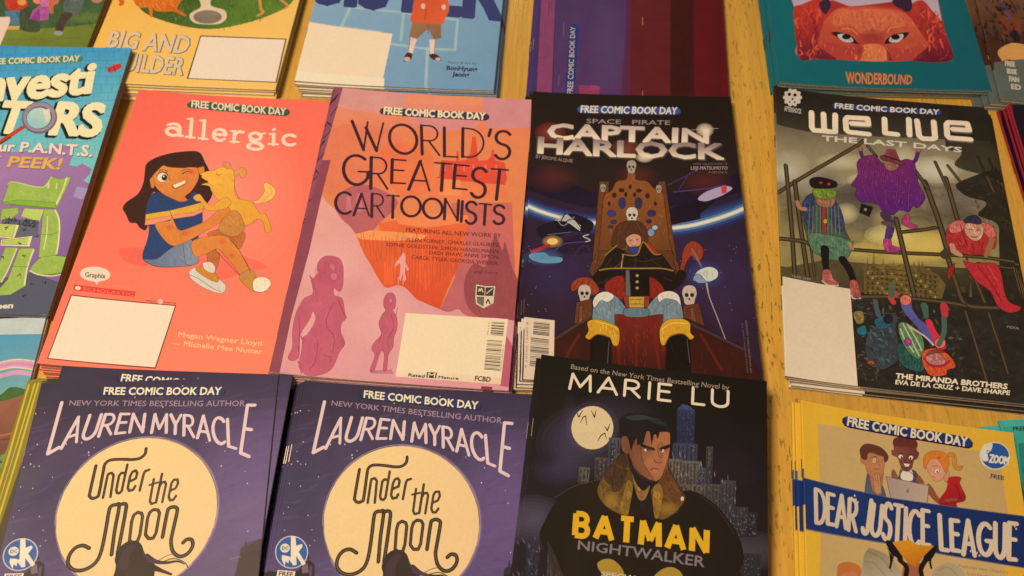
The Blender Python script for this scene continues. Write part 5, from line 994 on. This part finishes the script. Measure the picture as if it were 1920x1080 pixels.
A.poly('10,380 140,370 150,410 60,480 5,470', GR); A.poly('190,375 345,385 310,480 160,440', (190, 214, 110)); A.poly('20,460 300,470 290,600 100,620 0,600', (96, 104, 116)); A.scribble('40,450 300,470 300,520 40,500', 60, 9, [(30, 36, 30)], 40, 20, .8, 3, .9); A.poly('-40,495 150,505 110,615 -40,600', GL); A.poly('0,505 120,512 95,600 -10,592', (190, 210, 100)); A.poly('10,620 255,590 230,675 0,668', GL); A.poly('20,628 220,604 205,660 15,655', (190, 210, 100))
A.poly('40,680 130,680 60,860 0,960 -40,900', GR); A.poly('150,690 265,685 220,830 200,980 80,1050 -60,1060 60,930', GR); A.line('262,700 215,830 190,970', 12, GL); A.line('130,690 60,860 10,950', 10, GL); A.line('100,830 215,830', 4, GD)
for x_, y_ in ((55, 530), (195, 540), (262, 520), (300, 590), (155, 650), (185, 750), (150, 895), (255, 965), (345, 955), (190, 1055), (15, 760)): A.scribble([(x_ - 14, y_ - 8), (x_ + 14, y_ - 10), (x_ + 14, y_ + 10), (x_ - 14, y_ + 8)], 5, 9, [(28, 34, 34)], 22, 10, .8, x_, .95)
A.ol = A.hatch = None; A.fr(0, 360, K3); A.text('John Patrick Green', '-420,640 -100,632 76,622', '-430,668 -110,660 70,652', (226, 214, 190), .04); A.poly('-900,725 262,690 250,800 -900,820', (170, 180, 176))
investi = A.bake()

# ---- green lawn cover, top left
A = Art('green', (96, 118, 50), .98, .06)
A.fr(0, 0, .18519)
A.poly('-1200,-1600 1800,-1600 1300,300 -1300,500', ((50, 72, 48), (70, 98, 60), (500, -400), (500, 200)), tex=.14); A.poly('-600,340 80,280 400,290 700,270 960,240 1300,200 1300,800 -1200,800', ((118, 136, 52), (104, 118, 40), (400, 280), (400, 560)), tex=.08)
A.glow(900, 180, 200, 60, (106, 134, 60), .7); A.scribble('100,100 1060,60 1000,270 100,300', 90, 16, [(60, 90, 50), (84, 112, 66), (44, 66, 44)], 60, 70, .4, 4, .5)
A.hatch = (500, 50, 14, .35, 70)
A.blob('60,-40 200,-60 280,20 240,100 120,110 60,60', (200, 60, 44)); A.ell(220, 20, 44, 34, (224, 160, 70)); A.poly('50,110 230,105 205,250 110,250 60,180', (80, 124, 150)); A.blob('205,110 300,70 330,180 400,240 390,320 230,310 200,230', (66, 78, 56)); A.poly('330,110 400,50 420,-40 510,-40 490,200 400,210 300,190', (170, 90, 150)); A.poly('300,195 400,80 410,210', (150, 60, 140)); A.ell(380, -10, 50, 50, (230, 140, 110)); A.blob('400,-60 500,-80 560,20 520,60 420,60', (196, 110, 150)); A.blob('500,-40 590,-30 590,30 540,60 540,130 500,120', (196, 110, 70)); A.blob('640,60 720,-60 860,-40 800,120 700,160', (90, 104, 96)); A.blob('560,280 600,180 640,130 740,140 660,240 640,310 580,320', (74, 62, 52)); A.ell(590, 335, 46, 24, (150, 150, 140)); A.poly('60,260 200,262 190,300 80,300', (206, 166, 84)); A.ell(980, -10, 60, 40, (190, 140, 110), .8)
A.hatch = None; A.text('a free comic book day edition', '80,385 400,385 820,370', '80,402 400,402 820,388', (96, 84, 40), 0, .8); A.poly('-400,180 100,170 100,225 0,460 -500,470', (232, 208, 184), tex=.01)
green = A.bake()

# ---- yellow cover with round meadow picture
A = Art('yellow', (250, 200, 98), 1.03, .012)
A.fr(160, 0, .20833)
A.poly('-100,-1800 2400,-1800 2000,900 -200,900', ((248, 194, 88), (250, 206, 110), (500, 0), (900, 800)), tex=.012)
A.blob('430,-100 470,40 560,130 800,215 1100,262 1420,215 1700,120 1850,30 1900,-100 1950,-500 1200,-900 500,-500', ((70, 96, 40), (92, 130, 46), (900, 60), (1300, 200)), tex=.12); A.scribble('520,10 1840,-20 1560,200 760,200', 200, 12, [(60, 84, 36), (116, 150, 56), (84, 116, 44)], 46, 80, .4, 6, .7); A.scribble('700,190 1500,190 1300,260 900,250', 60, 8, [(80, 112, 44)], 36, 88, .3, 3, .8)
A.blob('950,180 945,120 1040,60 1020,-40 1130,-40 1130,50 1250,90 1270,160 1200,215 1020,215', (226, 206, 166)); A.ell(1100, 152, 128, 62, (134, 122, 104), tex=.14)
OR = (224, 118, 34)
A.hatch = (260, 40, 12, .35, 60)
A.blob('440,20 460,-60 850,-60 830,60 780,100 640,100 600,60 500,70', OR, tex=.06); A.line('560,20 590,80 590,150', [50, 34, 20], OR); A.line('740,60 830,100 900,140', [46, 36, 20], (216, 104, 30)); A.line('300,-40 330,20 320,40', 40, (216, 100, 40)); A.line('1570,-10 1580,80 1600,110 1550,140', 24, (224, 150, 80)); A.line('1750,-10 1820,50 1790,80', 22, (216, 150, 80))
for l_ in ('640,30 680,90', '700,10 720,70', '760,0 790,60', '520,0 540,60'): A.line(l_, 9, (246, 150, 60), .7)
A.hatch = None; GY = (226, 206, 170); SH_ = (110, 88, 66)
A.text('BIG AND', '236,278 560,300 955,330', '190,420 520,450 910,478', GY, .022, out=SH_, outw=.018, shift=(.7, -.3)); A.text('BUILDER', '285,478 560,500 905,525', '250,628 520,648 870,672', GY, .022, out=SH_, outw=.018, shift=(.7, -.3))
A.poly('1035,318 1812,348 1722,745 912,708', (96, 62, 36)); A.poly('1042,328 1798,356 1712,736 928,702', (246, 228, 200), tex=.006); A.poly('-200,735 420,742 1760,812 1750,1000 -200,1000', (252, 214, 132), .8)
yellow = A.bake()

# ---- light blue cover, boy in an orange jumper on a court
A = Art('blue', (126, 166, 196), .98, .03)
A.fr(480, 0, K3)
A.poly('330,-900 1500,-900 1500,600 200,600', ((134, 174, 202), (116, 160, 190), (400, 40), (1200, 500)), tex=.03)
LN = (164, 196, 196)
for q_ in ('480,150 530,40 830,70 1134,112 1120,280 960,275 720,240', '830,70 815,225', '965,270 955,480 962,520', '480,150 700,180'): A.line(q_, 16, LN, .9, smooth=False)
NVY = (46, 58, 112)
A.text('SISTER', '360,-230 800,-210 1390,-170', '330,8 700,44 1370,106', NVY, .045); A.text("KYLE'S LITTLE", '420,-520 1300,-470', '400,-300 1300,-250', NVY, .06)
A.text('FREE COMIC BOOK DAY', '600,-640 1200,-600', '600,-600 1200,-560', (240, 230, 200), .03)
A.blob('880,60 890,0 920,-60 1040,-60 1080,0 1085,60 1060,110 1040,140 880,130', ((214, 84, 40), (226, 96, 52), (900, 20), (1060, 120))); A.line('960,50 950,110', 4, (150, 50, 26)); A.ell(940, 35, 12, 16, (226, 196, 170)); A.ell(1056, 40, 12, 16, (226, 196, 170)); A.poly('880,125 1040,135 1042,215 1000,222 970,160 905,218 860,205', ((158, 118, 82), (138, 100, 70), (880, 140), (1040, 220))); A.line('968,140 970,190', 4, (110, 76, 52))
A.poly('868,210 905,220 880,300 852,298', (232, 208, 184)); A.poly('975,222 1008,222 1002,305 980,305', (232, 208, 184)); A.blob('836,318 850,296 878,302 872,335 845,346 830,340', (66, 36, 44)); A.ell(850, 332, 18, 12, (214, 176, 160)); A.blob('975,308 1005,302 1040,325 1035,342 990,332', (66, 36, 44)); A.ell(1024, 332, 16, 9, (214, 176, 160)); A.line('868,215 855,300', 3, (110, 50, 50)); A.line('1008,225 1003,304', 3, (110, 50, 50))
A.text('Story & art by', '1080,342 1242,350', '1080,356 1242,364', (60, 80, 110), 0); A.text('BonHyung', '1074,370 1246,376', '1072,392 1244,402', (40, 52, 84), .04); A.text('Jeong', '1106,404 1200,408', '1104,428 1198,434', (40, 52, 84), .04)
A.poly('290,122 768,190 715,440 200,400 180,380', (244, 224, 186), tex=.01); A.poly('180,395 722,440 715,600 180,600', (246, 232, 206), tex=.01)
blue = A.bake()

# ---- violet and crimson cover
A = Art('purple', (80, 48, 96), .95, .06)
A.fr(960, 0, K3)
A.poly('80,-700 480,-700 420,700 60,700', (70, 42, 80), tex=.06); A.poly('120,-700 180,-700 145,700 90,700', (66, 48, 104)); A.poly('175,-200 250,-200 222,560 136,560', (136, 66, 106), tex=.08); A.poly('262,-700 660,-700 640,560 232,560', ((74, 54, 98), (86, 54, 100), (300, 0), (600, 500)), tex=.06); A.glow(540, 250, 110, 300, (88, 70, 116), .5)
A.poly('648,-700 700,-700 690,560 610,560 640,200', (92, 34, 66), .8); A.poly('672,-700 900,-700 895,560 665,560', (96, 28, 36), tex=.08); A.poly('890,-700 1022,-700 1026,560 890,560', (62, 16, 20), tex=.08); A.poly('1018,-700 1300,-700 1300,700 1024,700', (94, 14, 26), tex=.06); A.glow(1160, 200, 40, 400, (76, 12, 22), .5)
for q_, c_ in (('735,95 735,140', (190, 130, 60)), ('735,510 735,560', (190, 120, 50)), ('740,110 1020,120', (70, 16, 24)), ('740,530 1180,540', (80, 20, 30)), ('900,360 1020,370', (50, 12, 18)), ('960,60 965,540', (54, 12, 18)), ('210,10 205,90', (90, 40, 90)), ('225,0 220,70', (90, 40, 90)), ('150,325 200,320', (110, 50, 110)), ('150,400 190,405', (110, 50, 110)), ('170,300 220,290', (120, 56, 116)), ('292,130 290,200', (120, 96, 150)), ('420,340 415,400', (70, 50, 120)), ('265,420 262,480', (120, 96, 150))): A.line(q_, 4, c_, .8)
A.poly('375,478 494,484 492,530 380,528', (140, 58, 92)); A.poly('440,478 494,484 492,508 438,506', (150, 66, 100))
A.line('352,150 322,530', 50, (32, 56, 122)); A.text('FREE COMIC BOOK DAY', '310,528 330,150', '342,528 356,150', (196, 180, 160), .02)
purple = A.bake()

# ---- teal cover with a great red lion face
A = Art('teal', (8, 98, 110), .93, .03)
A.fr(1470, 0, .20833)
A.poly('-200,-1500 1800,-1500 2000,900 -200,900', ((10, 106, 110), (6, 94, 102), (200, 100), (1700, 800)), tex=.03)
A.poly('30,-700 1230,-700 1512,548 136,522', (176, 50, 42), tex=.1); A.poly('60,-600 1360,-600 1385,0 1420,190 1330,120 1200,60 1100,0 600,60 440,0 90,60 70,0', (190, 176, 190), tex=.05)
A.hatch = (420, 60, 16, .35, 80)
A.blob('85,100 160,40 330,-20 420,40 380,200 330,300 310,420 240,520 135,515', ((196, 58, 46), (116, 28, 44), (200, 120), (220, 500)), tex=.1); A.blob('1130,60 1240,0 1330,90 1420,200 1470,340 1510,540 1200,545 1290,420 1260,300 1150,200', ((190, 56, 48), (104, 22, 42), (1300, 120), (1400, 520)), tex=.1)
r_ = random.Random(8)
for i in range(70):
    sd = i % 2; x_ = r_.uniform(120, 330) if sd == 0 else r_.uniform(1200, 1440); y_ = r_.uniform(60, 480)
    A.line([(x_, y_), (x_ + r_.uniform(-40, 40), y_ + r_.uniform(20, 60)), (x_ + r_.uniform(-40, 40), y_ + r_.uniform(50, 110))], [4, 18, 3], r_.choice([(226, 90, 60), (150, 40, 44), (110, 30, 50), (236, 110, 70)]), .7)
A.blob('320,20 400,-10 420,60 370,130 330,80', (60, 36, 60)); A.blob('975,0 1130,-20 1150,80 1090,110 1020,70', (56, 34, 54)); A.line('580,-20 640,50', 12, (206, 176, 180))
A.blob('300,400 340,250 380,170 480,80 700,60 960,75 1080,110 1160,190 1220,280 1290,390 1280,440 1160,545 480,535 340,440', ((216, 100, 68), (184, 66, 56), (760, 120), (760, 420)), tex=.05); A.blob('480,100 760,70 1000,110 1090,230 930,230 860,300 690,300 600,220 450,230', (222, 114, 76), .7); A.glow(790, 330, 130, 70, (150, 52, 48), .8); A.blob('540,60 700,50 1000,60 1100,120 960,90 760,80 600,90', (190, 70, 60), .6); A.blob('340,250 440,220 600,300 660,380 560,420 400,380 320,420', (196, 84, 62), .5); A.blob('930,300 1100,230 1200,300 1180,420 1000,430 900,380', (200, 90, 64), .5)
A.blob('690,460 700,410 780,395 880,405 920,460 940,545 650,540', (226, 124, 80)); A.poly('655,540 670,440 700,410 720,420 690,540', (150, 50, 50), .8); A.poly('920,440 950,480 980,545 930,545', (130, 40, 46), .8); A.blob('470,535 400,480 330,440 300,470 300,530', (110, 28, 48), .8); A.blob('1160,545 1280,440 1310,480 1320,545', (110, 26, 48), .8)
for q_ in ('425,292 500,290 600,320 660,380 680,398 600,385 520,365 470,330', '905,395 925,350 980,315 1060,295 1125,292 1090,340 1020,380 960,390'): A.blob(q_, (50, 22, 28))
A.blob('485,310 560,308 610,340 620,375 560,380 500,350', (196, 196, 196)); A.blob('950,375 960,330 1010,310 1070,308 1070,345 1020,380', (196, 196, 196)); A.ell(562, 330, 40, 25, (24, 18, 24)); A.ell(1003, 332, 40, 26, (24, 18, 24)); A.line('520,260 600,260 660,310', 12, (236, 150, 90), .7); A.line('930,290 960,250 1040,240', 12, (236, 150, 90), .7)
A.hatch = None; A.text('WONDERBOUND', '556,650 860,662 1156,680', '562,748 860,756 1146,758', (228, 130, 60), .02, out=(150, 70, 30), outw=.012)
teal = A.bake()

# ---- brown cover at the right edge
A = Art('brown', (120, 70, 44), .85, .1)
A.fr(1780, 0, .27778)
A.poly('60,-900 1400,-900 1600,800 300,800', ((120, 84, 54), (70, 40, 28), (300, -100), (400, 260)), tex=.16)
for dx_ in range(0, 900, 190):
    A.blob([(x_ + dx_, y_) for x_, y_ in P('330,60 420,40 470,120 480,220 420,290 360,260 340,160')], (120, 58, 32), tex=.14); A.blob([(x_ + dx_, y_) for x_, y_ in P('310,40 360,10 420,40 400,70 340,80')], (34, 24, 22)); A.blob([(x_ + dx_, y_) for x_, y_ in P('380,240 440,200 480,260 440,320 390,300')], (40, 26, 26)); A.line([(300 + dx_, -60), (360 + dx_, 40), (400 + dx_, 120)], 40, (96, 80, 96), .8)
A.scribble('180,-100 900,-100 900,280 260,280', 240, 22, [(34, 24, 22), (120, 62, 32), (74, 58, 70), (26, 20, 20)], 60, 60, .6, 3, .7)
A.blob('330,340 420,290 520,300 640,280 900,270 900,430 420,440 350,400', (214, 158, 84), tex=.04); A.poly('300,420 470,400 900,400 1000,700 320,700', (92, 102, 92), tex=.06); A.blob('350,420 400,400 440,420 400,440', (130, 60, 36))
for j, tx in enumerate(('FREE', 'BOOK', 'FAN', 'ED')): A.text(tx, [(376 + j * 14, 410 + j * 52), (440 + j * 14, 418 + j * 52)], [(378 + j * 14, 442 + j * 52), (442 + j * 14, 450 + j * 52)], (196, 190, 160), .05)
brown = A.bake()

A = Art('dark', (22, 18, 34), .9, .05)
A.fr(1780, 0, .27778); A.glow(700, 900, 200, 300, (60, 50, 90), .5); A.poly('395,660 420,670 450,900 440,900', (120, 24, 36))
dark = A.bake()

A = Art('mint', (58, 168, 150), .9, .04)
A.fr(1780, 600, .44444); A.poly('215,420 560,400 560,440 225,450', (70, 180, 160)); A.text('FREE COMIC BOOK DAY', '268,450 560,446', '270,466 560,462', (40, 50, 60), .04); A.poly('290,520 560,500 700,1100 350,1100', (40, 130, 110)); A.scribble('290,560 560,560 600,1000 330,1000', 30, 16, [(60, 150, 90), (30, 90, 100)], 50, 60, .5, 4, .7)
mint = A.bake()

# ---- pale sky cover with a hill, left edge
A = Art('meadow', (104, 164, 176), 1.0, .03)
A.fr(0, 360, K3)
A.poly('-900,640 400,640 300,810 -900,820', (192, 208, 202)); A.poly('-900,812 400,796 300,1700 -900,1700', ((84, 158, 186), (110, 172, 170), (100, 820), (100, 1060)), tex=.03)
for w_, c_ in ((60, (232, 214, 150)), (44, (222, 166, 190)), (20, (206, 150, 180))): A.line('-400,1150 -200,1040 0,980 120,965 300,1000', w_, c_)
A.line('-400,1200 -200,1100 0,1035 120,1015 300,1050', 30, (214, 160, 186))
A.fr(0, 560, .4815)
A.poly('-400,420 0,400 30,385 120,360 200,340 200,1200 -400,1200', ((150, 96, 70), (104, 66, 52), (40, 400), (40, 700)), tex=.08); A.blob('-60,390 0,375 40,345 90,350 110,365 60,385 0,400', (66, 104, 50), tex=.1); A.line('-40,540 60,520 130,480', 8, (190, 116, 60), .7); A.line('-40,552 60,545 130,530', 4, (60, 36, 30), .7); A.ell(20, 620, 20, 16, (104, 160, 70)); A.ell(8, 655, 18, 14, (104, 160, 70)); A.blob('-60,700 0,670 20,720 0,800 -80,900', (70, 100, 56))
meadow = A.bake()

# ---- olive and yellow cover showing under the left moon stack
A = Art('olive', (120, 110, 36), .95, .06)
A.fr(0, 560, .4815)
A.poly('130,320 200,300 60,900 -60,900', (140, 128, 38)); A.poly('165,320 215,320 120,620 20,1000 -40,1000 110,560', (84, 74, 50)); A.poly('185,300 300,300 300,1000 90,800', (60, 52, 44)); A.line('150,330 60,640 -20,900', 8, (206, 186, 60))
olive = A.bake()
# ================================================================== the stacks on the table
R_ = math.radians
stack('allergic', allergic, 'salmon pink comic with a girl hugging a yellow dog, top of its stack',
      'salmon pink comic with a girl and dog, %s in its stack', 'copies of the salmon pink comic with the girl and dog', M_MATTE, lambda d: (-.0003 * d, -.0006 * d, 0), seed=1, edge=(.86, .50, .40))
stack('world', world, "orange and pink comic titled WORLD'S GREATEST CARTOONISTS, top of its stack",
      "orange and pink CARTOONISTS comic, %s in its stack", 'copies of the orange and pink cartoonists comic', M_MATTE, lambda d: (.0006 * d, -.0009 * d, .002 * d), seed=2)
stack('harlock', harlock, 'dark violet comic with a caped figure on a carved throne, top of its stack',
      'dark violet comic with a carved throne, %s in its stack', 'copies of the dark violet comic with the throne', M_GLOSS, lambda d: (-.0016 * d, -.0008 * d, .001 * d), seed=3)
stack('welive', welive, 'dark grey comic with costumed children climbing a scaffold, top of its stack',
      'dark grey comic with a scaffold, %s in its stack', 'copies of the dark grey comic with the scaffold', M_GLOSS, lambda d: (.0022 * d if d < 4 else .007, -.0006 * d, -.002 * d), seed=4)
stack('moonr', moon, 'dark blue comic with a cream full moon, top of the right stack of two',
      'dark blue full moon comic, %s in the right stack of two', 'dark blue full moon comics in the right stack', M_MATTE, lambda d: (-.0022 * d, -.0002 * d, .002 * d), seed=5)
stack('moonl', moon, 'dark blue comic with a cream full moon, top of the left stack of two',
      'dark blue full moon comic, %s in the left stack of two', 'dark blue full moon comics in the left stack', M_MATTE, lambda d: ((-.0105, .0140, -.09) if d == 1 else (-.004 - .001 * d, .0005, -.02)), seed=6)
stack('night', night, 'black comic with a young man in a brown coat, top of its stack',
      'black comic with a yellow title, %s in its stack', 'copies of the black comic with the yellow title', M_MATTE, lambda d: (-.0008 * d, -.0003 * d, 0), seed=7, edge=(.12, .10, .09))
stack('djl', djl, 'yellow comic with three children above a blue title band, top of its stack',
      'yellow comic with a blue title band, %s in its stack', 'copies of the yellow comic with the blue band', M_GLOSS, lambda d: (-.0022 if d == 1 else (-.0048 if d == 2 else -.0030 + .0009 * d), -.0005, .001 if d == 1 else .002), seed=8)
stack('investi', investi, 'blue brick comic with a green creature and magnifying glass, top of its stack',
      'blue brick comic with a green creature, %s in its stack', 'copies of the blue brick comic with the green creature', M_MATTE, lambda d: (-.0004 * d, 0, 0), seed=9, edge=(.5, .42, .32))
stack('green', green, 'green lawn comic with children in the upper left corner, top of its stack',
      'green lawn comic in the upper left corner, %s in its stack', 'copies of the green lawn comic', M_MATTE, seed=10, edge=(.4, .36, .25))
stack('yellow', yellow, 'yellow comic titled BIG AND with a blank cream box, top of its stack',
      'yellow comic with a cream box and round meadow, %s in its stack', 'copies of the yellow comic with the cream box', M_MATTE, lambda d: (-.0004 * d, -.0016 * d, 0), seed=11)
stack('blue', blue, 'light blue comic with a child in an orange jumper, top of its stack',
      'light blue comic with an orange jumper, %s in its stack', 'copies of the light blue comic', M_MATTE, lambda d: (.0008 * d, -.0007 * d, .001 * d), seed=12, edge=(.84, .80, .72))
stack('purple', purple, 'violet and crimson striped comic behind the throne comic, top of its stack',
      'violet and crimson striped comic, %s in its stack', 'copies of the violet and crimson striped comic', M_GLOSS, lambda d: (-.0010 * d, 0, 0), seed=13, edge=(.3, .2, .3))
stack('teal', teal, 'teal comic with a large red lion face, top of its stack',
      'teal comic with a red lion face, %s in its stack', 'copies of the teal comic with the lion face', M_MATTE, lambda d: (-.0006 * d, -.0004 * d, 0), seed=14, edge=(.42, .46, .42))
stack('brown', brown, 'brown and black comic fanned out at the upper right corner, top of its stack',
      'brown comic at the upper right corner, %s in its stack', 'copies of the brown comic at the upper right', M_GLOSS, lambda d: (-.0058 * d, -.0012 * d, .008 * d), seed=15, edge=(.6, .6, .5))
stack('dark', dark, 'nearly black comic with red and white spines at the right edge, top of its stack',
      'nearly black comic at the right edge, %s in its stack', 'copies of the nearly black comic at the right', M_GLOSS, lambda d: (-.0014 * d, 0, 0), seed=16, edge=(.7, .6, .55), spine=(.32, .02, .05))
stack('mint', mint, 'mint green comic partly under the yellow comics, top of its pair',
      'mint green comic beside the yellow comics, %s of its pair', 'mint green comics beside the yellow comics', M_MATTE, lambda d: (-.008, -.003, .02), seed=17)
stack('meadow', meadow, 'pale blue comic with a brown hill at the lower left edge, top of its stack',
      'pale blue comic with a brown hill, %s in its stack', 'copies of the pale blue comic with the hill', M_MATTE, seed=18)
stack('olive', olive, 'olive and yellow comic under the left full moon stack, top of its stack',
      'olive comic under the left moon stack, %s in its stack', 'olive comics under the left full moon stack', M_MATTE, lambda d: (-.003 * d, 0, .004 * d), seed=19, edge=(.5, .48, .2))
print('script', round(time.time() - T0, 1), 's')
